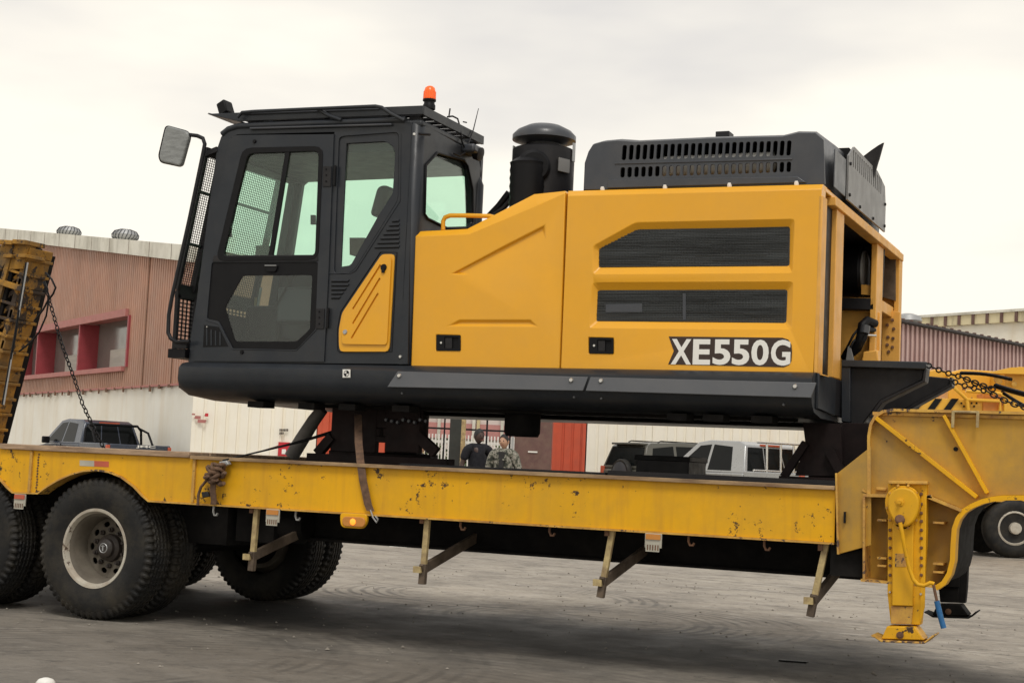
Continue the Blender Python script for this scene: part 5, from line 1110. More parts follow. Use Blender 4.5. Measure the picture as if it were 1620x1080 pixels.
# window strip: sill, head, mullions with deep reveals, panes set back
wbox(w0 - 0.05, w1, 0.0, 0.10, wzt - 0.10, wzt + 0.12).build('window_head', MAR2, WB)
wbox(w0 - 0.02, w1, -0.30, 0.12, wzb - 0.12, wzb + 0.02).build('window_sill', MAR2, WB)
wbox(w0, w1, -0.75, -0.03, wzt - 0.04, wzt + 0.10).build('window_lintel', MAR2, WB); wbox(w0, w1, -0.80, -0.70, wzb - 0.1, wzt + 0.1).build('window_back', BLK, WB)
mull = [sW(onW(203, 540)) , sW(onW(126, 550)), sW(onW(60, 560)), w1]
for i, s_ in enumerate(mull):
    wbox(s_ - 0.10, s_ + 0.02, -0.65, 0.06, wzb, wzt - 0.08).build('window_mullion', MAR, WB)
for a_, b_ in zip(mull, mull[1:]):
    pn = wbox(a_ + 0.02, b_ - 0.10, -0.60, -0.57, wzb, wzt).build('window_pane', GLB, WB)
    h = (wzt - wzb) * 0.42; wbox(a_ + 0.06, b_ - 0.10 - (b_ - a_) * 0.28, -0.56, -0.55, wzb + 0.01, wzb + h).build('window_blind', mat('blind_grey', (0.42, 0.40, 0.35), 0.5, noise=0.25, nscale=1.2, stretch=(0.3, 0.3, 3)) if 'blind_grey' not in MATS else MATS['blind_grey'], pn)
for px, py in ((109, 371), (198, 377)):
    q = onW(px, py, -1.2); b = Vector((q.x, q.y, q.z - 0.38)); V = MB().lathe(b, (0, 0, 1), [(0.26, 0), (0.26, 0.28)], 16).build('roof_ventilator', GALV, WB)
    m = MB().lathe(b + Vector((0, 0, 0.28)), (0, 0, 1), [(0.27, 0), (0.40, 0.10), (0.42, 0.2), (0.34, 0.32), (0.16, 0.38), (0, 0.39)], 20, caps=False); m.build('vent_turbine', GALV, V, smooth=30)
    for j in range(20):
        t = 2 * math.pi * j / 20; pts = [b + Vector((r_ * math.cos(t + k_), r_ * math.sin(t + k_), 0.28 + h_)) for r_, h_, k_ in ((0.29, 0, 0), (0.42, 0.10, 0.1), (0.44, 0.2, 0.2), (0.36, 0.32, 0.3), (0.17, 0.385, 0.4))]
        MB().tube(pts, 0.012, 4).build('turbine_vane', COV, V)
# --- row of containers and the gate between them
def container(px0, px1, z, mt, name, label, top=None, pitch=0.28, door=False, group=None):
    a, b = at(px0, 720, z, 0), at(px1, 720, z, 0); d = (b - a).normalized(); n = Vector((-d.y, d.x, 0)); L_ = (b - a).length; zt_ = top or GZ + (2.59 if z < 40 else 2.90)
    o = thing(name, label, 'container', (a.x, a.y, GZ), group); m_ = MB()
    strip(m_, a, (d, n), 0.06, L_ - 0.06, lambda s: GZ + 0.14, lambda s: zt_ - 0.10, pitch, 0.036)
    m_.build('side_wall', mt, o)
    for s0, s1, z0, z1 in ((0, L_, GZ, GZ + 0.15), (0, L_, zt_ - 0.11, zt_)):
        c_ = a + d * ((s0 + s1) / 2) + n * 0.05; MB().obox((c_.x, c_.y, (z0 + z1) / 2), d * (s1 - s0) / 2, n * 0.06, (0, 0, (z1 - z0) / 2)).build('rail', mt, o)
    for s0 in (0.04, L_ - 0.04):
        c_ = a + d * s0 + n * 0.06; MB().obox((c_.x, c_.y, (GZ + zt_) / 2), d * 0.05, n * 0.075, (0, 0, (zt_ - GZ) / 2)).build('corner_post', mt, o)
    c_ = a + d * L_ / 2 + n * 1.3; MB().obox((c_.x, c_.y, zt_ - 0.03), d * L_ / 2, n * 1.18, (0, 0, 0.02)).build('roof', mt, o)
    c_ = a + d * L_ / 2 + n * 2.4; MB().obox((c_.x, c_.y, (GZ + zt_) / 2), d * L_ / 2, n * 0.03, (0, 0, (zt_ - GZ) / 2 - 0.05)).build('side_wall', mt, o)
    for s0 in (0.05, L_ - 0.05):
        c_ = a + d * s0 + n * 1.25; MB().obox((c_.x, c_.y, (GZ + zt_) / 2), d * 0.02, n * 1.1, (0, 0, (zt_ - GZ) / 2 - 0.05)).build('end_wall', mt, o)
    return o, a, d, n
ZC = 42.0; ZL = 37.4; ZR = 45.5
c1, a1, d1_, n1 = container(301, 498, ZL, CONT, 'shipping_container', 'cream white container left of the gate, behind the blue pickup')
for k in range(9):
    q = at(443 + (k % 6) * 2.4, 680 + (k // 6) * 5, ZL - 0.02); MB().obox(q, d1_ * 0.014, n1 * 0.003, (0, 0, 0.03)).build('stencil_mark', DBR, c1)
q = at(449, 712, ZL - 0.03); MB().obox(q, d1_ * 0.14, n1 * 0.02, (0, 0, 0.2)).build('warning_plate', mat('sign_red', (0.5, 0.02, 0.03), 0.4, noise=0.1), c1)
q = at(449, 714, ZL - 0.06); MB().obox(q, d1_ * 0.05, n1 * 0.005, (0, 0, 0.06)).build('warning_mark', WHT, c1)
for k in range(7):
    q = at(306 + (k * 7) % 22, 655 + (k * 5) % 14, ZL - 0.02); MB().obox(q, d1_ * (0.04 + 0.03 * (k % 3)), n1 * 0.003, (0, 0, 0.02 + 0.02 * (k % 2))).build('stencil_mark', MATS['sign_red'] if k == 3 else MAR2, c1)
container(501, 640, ZL, CRED, 'shipping_container', 'orange red container seen behind the dark supports under the cab')
container(874, 925, ZR, CRED, 'shipping_container', 'narrow orange red container end just right of the brown door')
container(928, 1036, ZR, CONT, 'shipping_container', 'cream white container behind the parked olive off-roader')
container(1037, 1330, ZR, CONT, 'shipping_container', 'long cream white container behind the silver pickup')
# gate
ga = at(604, 720, ZC, 0)
GT = thing('steel_gate', 'dark steel framed gate with open bays behind the two standing men', 'gate', (ga.x, ga.y, GZ))
def gbox(px0, px1, z0, z1, zc, th, name, m_, par): 
    a, b = at(px0, 720, zc, 0), at(px1, 720, zc, 0); c_ = (a + b) / 2; d = (b - a); return MB().obox((c_.x, c_.y, (z0 + z1) / 2), d / 2, FH * th / 2, (0, 0, (z1 - z0) / 2)).build(name, m_, par)
for p0, p1 in ((700, 702.5), (733, 735), (767, 770), (804, 807), (672, 674)): gbox(p0, p1, GZ, GZ + 3.2, ZC, 0.06, 'gate_bar', BLK, GT)
gbox(645, 812, GZ + 1.95, GZ + 2.0, ZC, 0.05, 'gate_bar', BLK, GT); gbox(645, 812, GZ + 3.1, GZ + 3.2, ZC, 0.08, 'gate_bar', BLK, GT)
gbox(710, 728, GZ, GZ + 3.3, ZC - 0.3, 0.3, 'gate_column', mat('column_dark_green', (0.03, 0.035, 0.03), 0.6, noise=0.2), GT)
gbox(728, 735, GZ, GZ + 2.3, ZC - 1.0, 0.12, 'gate_stop_post', POST, GT)
gbox(808, 812, GZ, GZ + 3.0, ZC - .1, 0.1, 'gate_bar', GALV, GT)
dd = gbox(813, 872, GZ, GZ + 2.7, ZC, 0.08, 'gate_door', BRN, GT)
gbox(835, 850, GZ + 1.42, GZ + 1.46, ZC - 0.06, 0.02, 'door_slot', WHT, dd)
# beyond the gate
q = at(735, 720, 62, 0)
BB = thing('distant_building', 'pale pink low building seen through the open gate', 'building', (q.x, q.y, 0))
gbox(600, 860, 0.4, 4.6, 62, 4, 'wall', mat('plaster_pale', (0.72, 0.66, 0.62), 0.8, noise=0.1, nscale=0.4), BB)
gbox(600, 860, 2.3, 2.9, 59.9, 0.1, 'band', mat('plaster_pink', (0.55, 0.26, 0.24), 0.8, noise=0.2, nscale=0.6), BB)
for k, p in enumerate((612, 640, 668, 690, 716, 745, 752, 790, 826)): gbox(p, p + 5, 0.4, 4.4, 59.8, 0.3, 'pillar', CREAM if k % 2 else mat('pillar_yellow%d' % k, (0.6, 0.5, 0.28), 0.8), BB)
q = at(790, 720, 52, 0); PF = thing('picket_fence', 'white picket fence beyond the gate', 'fence', (q.x, q.y, GZ))
for k in range(40): gbox(640 + k * 5.2, 640 + k * 5.2 + 2.2, GZ, GZ + 2.0, 52, 0.04, 'picket', WHT, PF)
gbox(640, 850, GZ + 0.5, GZ + 0.6, 52.1, 0.04, 'fence_rail', WHT, PF); gbox(640, 850, GZ + 1.7, GZ + 1.8, 52.1, 0.04, 'fence_rail', WHT, PF)
LEAF = mat('shrub_leaf', (0.07, 0.10, 0.03), 0.7, noise=0.4, nscale=8)
m = MB()
for k in range(1500):
    p = at(random.uniform(640, 850), 720, random.uniform(53, 54.5), GZ + random.random() ** 0.7 * (1.5 + 0.4 * math.sin(k * 1.7)))
    a = Vector((random.uniform(-1, 1), random.uniform(-1, 1), random.uniform(-1, 1))).normalized() * 0.09; b = a.orthogonal().normalized() * 0.06; m.add([p - a, p + b, p + a, p - b], [(0, 1, 2, 3)])
sh_ = m.build('hedge', LEAF); stuff(sh_); tag(sh_, 'low green hedge behind the white picket fence', 'hedge')
# --- right: long mauve ribbed shed and the building with stained parapet behind it
q0, q1 = at(1395, 508, 44, 0), at(1700, 560, 53.6, 0); dS = (q1 - q0).normalized(); nS = Vector((-dS.y, dS.x, 0)); 
SB = thing('storage_shed', 'mauve ribbed shed with dark eaves behind the yellow crane, right side', 'building', (q0.x, q0.y, GZ))
zS = PD(1430, 517, 45.8).z; m = MB(); strip(m, q0, (dS, nS), 0, (q1 - q0).length, lambda s: GZ, lambda s: zS, 0.28, 0.09); m.build('ribbed_cladding', WCOR2, SB)
k = 0.0
while k < (q1 - q0).length: 
    b = q0 + dS * k - nS * 0.02; MB().obox((b.x, b.y, (GZ + zS) / 2), dS * 0.012, nS * 0.02, (0, 0, (zS - GZ) / 2)).build('sheet_seam', MATS['seam_mauve'] if 'seam_mauve' in MATS else mat('seam_mauve', (0.30, 0.19, 0.18), 0.7), SB); k += 0.28
c_ = (q0 + q1) / 2 + nS * 2.4; MB().obox((c_.x, c_.y, zS + 0.06), dS * (q1 - q0).length / 2, nS * 2.55, (0, 0, 0.03)).build('roof', mat('roof_dark', (0.06, 0.055, 0.055), 0.7, noise=0.2), SB)
k = 0.0
while k < (q1 - q0).length: 
    b = q0 + dS * k - nS * 0.12; MB().obox((b.x, b.y, zS + 0.11), dS * 0.05, nS * 0.04, (0, 0, 0.02)).build('roof_rib', BRN, SB); k += 0.5
q0, q1 = at(1436, 500, 74, 0), at(1760, 480, 65, 0); dS = (q1 - q0).normalized(); nS = Vector((-dS.y, dS.x, 0)); L_ = (q1 - q0).length; zA = PD(1440, 504, 73.8).z; zP = PD(1440, 519, 73.8).z
PB = thing('parapet_building', 'cream building with rust stained panelled parapet beyond the mauve shed', 'building', (q0.x, q0.y, GZ))
c_ = (q0 + q1) / 2 + nS * 6; MB().obox((c_.x, c_.y, (GZ + zP) / 2), dS * L_ / 2, nS * 5.9, (0, 0, (zP - GZ) / 2)).build('wall', CONT, PB)
n_ = 14
for k in range(n_):
    b = q0 + dS * (L_ * (k + 0.5) / n_); MB().obox((b.x, b.y, (zA + zP) / 2), dS * (L_ / n_ / 2 - 0.05), nS * 0.1, (0, 0, (zA - zP) / 2)).build('parapet_panel', PARA, PB)
    b = q0 + dS * (L_ * k / n_); MB().obox((b.x, b.y, (zA + zP) / 2 + 0.03), dS * 0.07, nS * 0.16, (0, 0, (zA - zP) / 2 + 0.03)).build('parapet_pier', BRN, PB)
c_ = (q0 + q1) / 2; MB().obox((c_.x, c_.y, zA + 0.06), dS * L_ / 2, nS * 0.18, (0, 0, 0.06)).build('parapet_cap', CREAM, PB)
q = PD(1436, 512, 60); V = MB().lathe(q + Vector((0, 0, -0.7)), (0, 0, 1), [(0.4, 0), (0.4, 0.7)], 16).build('roof_ventilator', GALV, PB)
MB().lathe(q, (0, 0, 1), [(0.42, 0), (0.55, 0.12), (0.5, 0.3), (0.2, 0.4), (0, 0.41)], 20, caps=False).build('vent_turbine', GALV, V, smooth=30)

# ================================================================== VEHICLES
def local(o, h): 
    f = Vector((-math.sin(h), math.cos(h), 0)); l = Vector((-math.cos(h), -math.sin(h), 0))
    return Matrix(((f.x, l.x, 0, o.x), (f.y, l.y, 0, o.y), (0, 0, 1, o.z), (0, 0, 0, 1)))
def xf(m_, M_): m_.v = [M_ @ v for v in m_.v]; return m_
def sideprism(prof, w0_, inset=None):       # profile (x, z, halfwidth)
    m_ = MB(); L_ = [Vector((x, hw, z)) for x, z, hw in prof]; R_ = [Vector((x, -hw, z)) for x, z, hw in prof]
    m_.loft(L_, R_); m_.skin(L_); m_.skin(R_); return m_
def vehicle(name, label, cat, origin, h, kind, paint, group=None):
    T = thing(name, label, cat, tuple(origin)); Mx = local(origin, h)
    def part(m_, n_, mt, par=None, **k): return xf(m_, Mx).build(n_, mt, par or T, **k)
    hw = 0.89
    if kind == 'pickup':
        L_ = 5.3
        body = [(1.62, 0.45, hw), (1.62, 1.10, hw), (3.75, 1.08, hw), (4.1, 1.04, hw - 0.02), (5.0, 0.96, hw - 0.08), (5.22, 0.80, hw - 0.12), (5.24, 0.42, hw - 0.12), (4.7, 0.35, hw), (1.62, 0.35, hw)]
        B = part(sideprism(body, hw), 'body', paint, bevel=0.04, seg=3)
        for sy in (1, -1): part(MB().box(0.02, 1.60, sy * hw - (0.06 if sy > 0 else 0), sy * hw + (0.06 if sy < 0 else 0), 0.50, 1.14), 'bed_side', paint, bevel=0.02)
        part(MB().box(0.02, 1.6, -hw + 0.06, hw - 0.06, 0.55, 0.62), 'bed_floor', BLK)
        tg = part(MB().box(-0.03, 0.02, -hw + 0.10, hw - 0.10, 0.58, 1.13), 'tailgate', paint, bevel=0.015)
        for sy in (1, -1): part(MB().box(-0.03, 0.05, sy * (hw - 0.09) - 0.0, sy * (hw + 0.005), 0.72, 1.10) if sy > 0 else MB().box(-0.03, 0.05, -hw - 0.005, -hw + 0.09, 0.72, 1.10), 'tail_lamp', REFL, bevel=0.01)
        part(MB().box(-0.12, 0.05, -hw + 0.03, hw - 0.03, 0.42, 0.58), 'bumper', GALV, bevel=0.03)
        gx = [(1.62, 1.09), (1.80, 1.66), (2.0, 1.735), (2.9, 1.75), (3.25, 1.70), (4.0, 1.09)]; hb, ht = hw - 0.03, 0.66
    else:
        L_ = 4.8
        body = [(0.0, 0.5, hw - 0.02), (0.0, 1.02, hw), (0.05, 1.10, hw), (3.55, 1.10, hw), (4.5, 1.04, hw - 0.05), (4.75, 0.85, hw - 0.12), (4.76, 0.42, hw - 0.12), (0.1, 0.35, hw - 0.02)]
        B = part(sideprism(body, hw), 'body', paint, bevel=0.04, seg=3)
        gx = [(0.02, 1.10), (0.22, 1.70), (0.40, 1.80), (1.6, 1.86), (2.6, 1.83), (2.9, 1.76), (3.55, 1.10)]; hb, ht = hw - 0.03, 0.68
        part(MB().lathe((-0.16, -0.10, 0.98), (1, 0, 0), [(0.10, -0.02), (0.34, -0.02), (0.37, 0.03), (0.37, 0.12), (0.33, 0.16)], 28), 'spare_wheel', RUB, smooth=40)
        part(MB().lathe((-0.185, -0.10, 0.98), (1, 0, 0), [(0.0, 0), (0.28, 0), (0.30, 0.01)], 28, caps=False), 'spare_cover', COV, smooth=40)
        part(MB().box(0.10, 0.42, -0.60, 0.60, 1.735, 1.79), 'spoiler', paint, bevel=0.015)
        for sy in (1, -1): part(MB().box(-0.02, 0.06, min(sy * hw, sy * (hw - 0.12)), max(sy * hw, sy * (hw - 0.12)), 0.85, 1.15), 'tail_lamp', REFL, bevel=0.01); part(MB().tube([(0.7, sy * 0.60, 1.82), (0.8, sy * 0.60, 1.862), (2.4, sy * 0.60, 1.862), (2.5, sy * 0.60, 1.82)], 0.018, 6), 'roof_rail', SEAL)
        part(MB().box(-0.12, 0.05, -hw + 0.03, hw - 0.03, 0.40, 0.62), 'bumper', COV, bevel=0.03)
    def wd(z): return hb + (ht - hb) * (z - gx[0][1]) / (max(p[1] for p in gx) - gx[0][1])
    part(sideprism([(x, z, wd(z)) for x, z in gx], 0), 'cabin', paint, bevel=0.03, seg=3)
    # windows: panels 4 mm proud of the cabin
    def side_pt(x, z, sy): return Vector((x, sy * (wd(z) + 0.004), z))
    if kind == 'pickup': sws = [[(2.02, 1.14), (2.15, 1.62), (2.72, 1.66), (2.74, 1.14)], [(2.82, 1.14), (2.80, 1.66), (3.14, 1.63), (3.75, 1.14)]]
    else: sws = [[(0.30, 1.16), (0.42, 1.66), (1.15, 1.74), (1.15, 1.16)], [(1.25, 1.16), (1.25, 1.74), (2.0, 1.75), (2.02, 1.16)], [(2.12, 1.16), (2.10, 1.75), (2.75, 1.70), (3.30, 1.16)]]
    for sy in (1, -1):
        for s_ in sws: part(MB().plate([side_pt(x, z, sy) for x, z in s_], (), (0, -sy * 0.012, 0)), 'side_window', GLC)
        part(MB().box(3.4 if kind == 'pickup' else 2.9, 3.52 if kind == 'pickup' else 3.02, *sorted((sy * (hw + 0.02), sy * (hw + 0.22))), 1.08, 1.26), 'side_mirror', SEAL, bevel=0.03)
        part(MB().box(2.2, 2.36, *sorted((sy * (hw - 0.01), sy * (hw + 0.02))), 0.99, 1.02), 'door_handle', CHR if kind == 'pickup' else SEAL); part(MB().box(3.0, 3.16, *sorted((sy * (hw - 0.01), sy * (hw + 0.02))), 0.99, 1.02), 'door_handle', CHR if kind == 'pickup' else SEAL)
        part(MB().box(2.76, 2.78, *sorted((sy * (hw - 0.01), sy * (hw + 0.003))), 0.5, 1.08), 'door_gap', SEAL)
    def end_w(z0, z1, xa, xb, frac0, frac1, nm, mt=GLC):
        q_ = []
        for z_, x_ in ((z0, xa), (z1, xb)): q_.append((x_, z_))
        (x0, z0_), (x1, z1_) = q_; return part(MB().plate([(x0, wd(z0_) * frac0, z0_), (x0, wd(z0_) * frac1, z0_), (x1, wd(z1_) * frac1, z1_), (x1, wd(z1_) * frac0, z1_)], (), (0.012, 0, 0)), nm, mt)
    g0, g1 = gx[0], gx[1]
    def gxat(z): return g0[0] + (g1[0] - g0[0]) * (z - g0[1]) / (g1[1] - g0[1]) - 0.006
    if kind == 'pickup':
        for f0, f1 in ((-0.90, -0.34), (-0.30, 0.30), (0.34, 0.90)): end_w(1.14, 1.62, gxat(1.14), gxat(1.62), f0, f1, 'rear_window')
        part(MB().box(gxat(1.66) - 0.02, gxat(1.66) + 0.03, -0.28, 0.28, 1.655, 1.69), 'brake_light', REFL)
    else: end_w(1.18, 1.68, gxat(1.18), gxat(1.68), -0.9, 0.9, 'rear_window')
    gl_, gk = gx[-1], gx[-2]; wv = [(gl_[0] - 0.06, gl_[1] + 0.05), (gk[0] + 0.03, gk[1] - 0.04)]
    part(MB().plate([(wv[0][0] + 0.02, wd(wv[0][1]) * -0.9, wv[0][1] + 0.02), (wv[0][0] + 0.02, wd(wv[0][1]) * 0.9, wv[0][1] + 0.02), (wv[1][0] + 0.02, wd(wv[1][1]) * 0.9, wv[1][1] + 0.02), (wv[1][0] + 0.02, wd(wv[1][1]) * -0.9, wv[1][1] + 0.02)], (), (-0.012, 0, 0)), 'windscreen', GLC)
    for wx in (0.95, L_ - 1.0):
        for sy in (1, -1):
            y_ = sy * (hw - 0.10); W = part(MB().lathe((wx, y_ - 0.12, 0.37), (0, 1, 0), [(0.22, 0), (0.34, 0.0), (0.37, 0.03), (0.37, 0.21), (0.34, 0.24), (0.22, 0.24)], 28), 'wheel', RUB, smooth=40)
            part(MB().lathe((wx, y_ - 0.10, 0.37), (0, 1, 0), [(0.22, 0), (0.15, 0.02), (0.15, 0.18), (0.22, 0.20)], 20), 'hubcap', GALV, W, smooth=40)
    return T, part, Mx
def ground_at(px, z): return at(px, 720, z, GZ)
# blue grey pickup at the left
BLU = mat('car_paint_blue_grey', (0.034, 0.045, 0.070), 0.3, coat=0.5, noise=0.05)
SIL = mat('car_paint_silver', (0.36, 0.365, 0.36), 0.3, metal=0.4, coat=0.5, noise=0.05)
OLV = mat('car_paint_olive_grey', (0.085, 0.082, 0.066), 0.35, metal=0.2, coat=0.5, noise=0.05)
h1 = R(64); corner = ground_at(270, 39.2); l1 = Vector((-math.cos(h1), -math.sin(h1), 0)); o1 = corner + l1 * 0.90
T1_, part1, M1 = vehicle('pickup_truck', 'blue grey crew cab pickup with black roll bar behind the trailer deck', 'pickup', o1, h1, 'pickup', BLU)
# roll bar
part1(MB().tube([(1.50, 0.80, 1.12), (1.52, 0.78, 1.50), (1.50, 0.66, 1.62), (1.50, -0.66, 1.62), (1.52, -0.78, 1.50), (1.50, -0.80, 1.12)], 0.035, 8), 'roll_bar', SEAL, smooth=60)
for sy in (1, -1): part1(MB().tube([(1.48, sy * 0.72, 1.56), (1.1, sy * 0.78, 1.45), (0.85, sy * 0.80, 1.14)], 0.03, 8), 'roll_bar', SEAL, smooth=60)
def local_text(text, M_, x, y0, y1, z0, z1, m_, parent):
    cu = bpy.data.curves.new('t', 'FONT'); cu.body = text; cu.size = 1; cu.offset = 0.03; o = bpy.data.objects.new('t', cu); me = bpy.data.meshes.new_from_object(o); bpy.data.objects.remove(o)
    xs = [v.co.x for v in me.vertices]; ys = [v.co.y for v in me.vertices]; mb_ = MB()
    mb_.v = [M_ @ Vector((x, y0 + (v.co.x - min(xs)) / (max(xs) - min(xs)) * (y1 - y0), z0 + (v.co.y - min(ys)) / (max(ys) - min(ys)) * (z1 - z0))) for v in me.vertices]; mb_.f = [tuple(p.vertices) for p in me.polygons]
    return mb_.build('lettering', m_, parent)
tg = [c for c in T1_.children if c.name.startswith('tailgate')][0]
local_text('JMC', M1, -0.036, 0.10, -0.44, 1.05, 1.125, WHT, tg)
# silver pickup with ladder rack
h2 = R(57); f2 = Vector((-math.sin(h2), math.cos(h2), 0)); l2 = Vector((-math.cos(h2), -math.sin(h2), 0)); o2 = ground_at(1176, 30.0) - f2 * 1.65 - l2 * 0.86
T2_, part2, M2 = vehicle('pickup_truck', 'silver crew cab pickup with upright rack bars behind its cab', 'pickup', o2, h2, 'pickup', SIL)
for y_ in (0.42, 0.05, -0.30, -0.66): part2(MB().tube([(1.44, y_, 1.14), (1.46, y_, 1.72)], 0.024, 8), 'rack_bar', CHR, smooth=60)
part2(MB().tube([(1.45, 0.76, 1.16), (1.45, -0.76, 1.16)], 0.025, 8), 'rack_bar', CHR, smooth=60); part2(MB().tube([(1.45, 0.70, 1.72), (1.45, -0.76, 1.72)], 0.02, 8), 'rack_bar', CHR, smooth=60)
# olive SUV
h3 = R(-30); o3 = ground_at(985, 40.5)
vehicle('off_road_car', 'olive grey off-road car with a spare wheel on its back door', 'car', o3, h3, 'suv', OLV)

# --- yellow truck crane at the right
CRP = mat('crane_yellow', (0.80, 0.42, 0.03), 0.4, noise=0.06, nscale=2, dirt=(0.45, 0.28, 0.08), dirt_amt=0.4, dscale=2)
q = at(1600, 720, 29.5, 0); CR = thing('truck_crane', 'yellow truck crane with black hazard stripes parked behind the gooseneck', 'crane', (q.x, q.y, 0))
def cbox(px0, px1, py0, py1, z, th, name, m_, par=None, bevel=0.0):
    a, b = PD(px0, py0, z), PD(px1, py1, z); hz = abs(a.z - b.z) / 2; c_ = (a + b) / 2; d = Vector((b.x - a.x, b.y - a.y, 0)) / 2
    return MB().obox(c_ + FH * th / 2, d, FH * th / 2, (0, 0, hz)).build(name, m_, par or CR, bevel=bevel)
def cpoly(pts, z, th, name, m_, par=None, bevel=0.0):
    v0 = PD(pts[0][0], pts[0][1], z); out_ = []
    for a in pts:
        d = ray(*a); t = (v0 - CAM).dot(FH) / d.dot(FH); out_.append(CAM + d * t)
    return MB().plate(out_, (), FH * th).build(name, m_, par or CR, bevel=bevel)
cpoly([(1425, 770), (1425, 655), (1900, 668), (1900, 800), (1425, 790)], 29.4, 2.2, 'chassis', CRP)
cpoly([(1425, 790), (1425, 800), (1900, 830), (1900, 800)], 29.6, 1.8, 'chassis', DARK)
cpoly([(1432, 648), (1462, 629), (1555, 632), (1555, 660), (1428, 660)], 29.0, 0.3, 'stabiliser_box', CRP, bevel=0.01)
for x in (1440, 1466, 1492):
    cpoly([(x, 649), (x + 14, 630), (x + 25, 630.5), (x + 11, 649.5)], 28.97, 0.02, 'hazard_stripe', SEAL)
cpoly([(1500, 640), (1500, 590), (1522, 584), (1595, 588), (1596, 650), (1500, 650)], 30.2, 1.2, 'slewing_frame', CRP, bevel=0.02)
cpoly([(1590, 655), (1590, 586), (1612, 580), (1900, 590), (1900, 680), (1590, 668)], 29.3, 0.9, 'boom', CRP, bevel=0.02)
cpoly([(1454, 606), (1454, 588), (1480, 584), (1505, 588), (1505, 600)], 30.4, 0.8, 'boom_head', CRP, bevel=0.02)
cpoly([(1462, 595), (1504, 598), (1504, 607), (1462, 604)], 30.3, 0.1, 'boom_head', RUST)
cpoly([(1560, 590), (1600, 581), (1640, 580), (1640, 592)], 29.1, 0.3, 'walkway', CRP)
cpoly([(1555, 622), (1586, 624), (1586, 650), (1555, 650)], 29.0, 0.4, 'tool_box', mat('crane_orange', (0.62, 0.22, 0.03), 0.5, noise=0.2), bevel=0.01)
for p in ((1578, 600, 6), (1604, 607, 4), (1582, 604, 3)): MB().lathe(PD(p[0], p[1], 29.25), -FH, [(0.013 * p[2], 0), (0.013 * p[2], 0.03), (0.006 * p[2], 0.04)], 16).build('pin', TEDGE, CR, smooth=40)
for pts in ([(1508, 592), (1508, 612), (1530, 632), (1582, 634), (1582, 650)], [(1528, 618), (1582, 622), (1590, 628), (1590, 650)], [(1530, 632), (1532, 650)]):
    MB().tube([PD(a, b, 28.9) for a, b in pts], 0.035, 8).build('hand_rail', CRP, CR, smooth=60)
for k in range(9):
    a = random.uniform(1505, 1570); b = random.uniform(605, 640); MB().tube([PD(a, b, 29.4), PD(a + random.uniform(4, 14), b + random.uniform(-6, 8), 29.3), PD(a + random.uniform(14, 26), b + random.uniform(-6, 10), 29.4)], 0.02, 5).build('hose', RUST if k % 2 else SEAL, CR, smooth=60)
for k in range(7): cbox(1520 + k * 4, 1522.5 + k * 4, 636 + (k % 2) * 5, 639 + (k % 2) * 5, 28.96, 0.02, 'plate_mark', SEAL)
wq = PD(1606, 832, 29.3)
def cwheel(cx, off): 
    c_ = Vector((cx.x, cx.y, 0.575)) + RH * off; W = MB().lathe(c_, FH, [(0.32, 0.02), (0.40, -0.01), (0.50, 0.0), (0.56, 0.05), (0.575, 0.10), (0.575, 0.26), (0.54, 0.34)], 48).build('wheel', RUB, CR, smooth=35)
    MB().lathe(c_, FH, [(0.33, 0.01), (0.30, 0.0), (0.27, 0.05), (0.12, 0.06), (0.11, -0.06), (0.0, -0.07)], 32, caps=False).build('rim', RIM, W, smooth=40)
    c2 = c_ + FH * 1.9; MB().lathe(c2, FH, [(0.3, 0), (0.575, 0.05), (0.575, 0.28), (0.3, 0.3)], 32).build('wheel', RUB, CR, smooth=35)
for o_ in (0, 1.35, -1.6, 4.5): cwheel(wq, o_)
cpoly([(1568, 815), (1590, 812), (1590, 838), (1568, 838)], 29.8, 0.2, 'chassis', RUST)

# ================================================================== SUPPORTS, STRAPS, CHAINS, LOOSE THINGS
def stand(px_pts, name_label, x_px, y):
    pass
s0 = PY(485, 735, 0.55)
ST = thing('support_stand', 'dark steel stand under the cab end of the excavator, with square holes', 'stand', (-5.6, 0.6, ZT + 0.002))
def pbox(px0, px1, py0, py1, y0, y1, name, m_, par, bv=0.004):
    a, b = PY(px0, py0, y0), PY(px1, py1, y0); z0, z1 = sorted((a.z, b.z)); return MB().box(a.x, b.x, y0, y1, max(z0, ZT + 0.003), min(z1, 1.744)).build(name, m_, par, bevel=bv)
pbox(485, 705, 716, 740, 0.45, 0.60, 'base_beam', STAND, ST)
qa, qb = PY(530, 700, 2.4).x, PY(690, 700, 2.4).x; MB().box(qa, qb, 2.3, 2.45, ZT + 0.003, ZT + 0.11).build('base_beam', STAND, ST)
for a, b, y0, y1 in ((526, 593, 0.50, 0.56), (612, 662, 0.50, 0.56)): pbox(a, b, 640, 716, y0, y1, 'stand_column', STAND, ST)
pbox(593, 612, 640, 677, 0.505, 0.555, 'stand_web', STAND, ST); pbox(593, 612, 690, 700, 0.505, 0.555, 'stand_web', STAND, ST); pbox(593, 600, 677, 690, 0.505, 0.555, 'stand_web', STAND, ST); pbox(606, 612, 677, 690, 0.505, 0.555, 'stand_web', STAND, ST)
MB().box(PY(532, 700, 2.4).x, PY(588, 700, 2.4).x, 2.3, 2.4, ZT + 0.1, 1.74).build('stand_column', STAND, ST); MB().box(PY(618, 700, 2.4).x, PY(668, 700, 2.4).x, 2.3, 2.4, ZT + 0.1, 1.74).build('stand_column', STAND, ST)
MB().bar(PY(503, 717, 0.5), PY(526, 690, 0.5), 0.07, 0.06).build('stand_brace', STAND, ST)
MB().bar(PY(660, 688, 0.52), PY(690, 716, 0.52), 0.08, 0.05).build('stand_brace', STAND, ST)
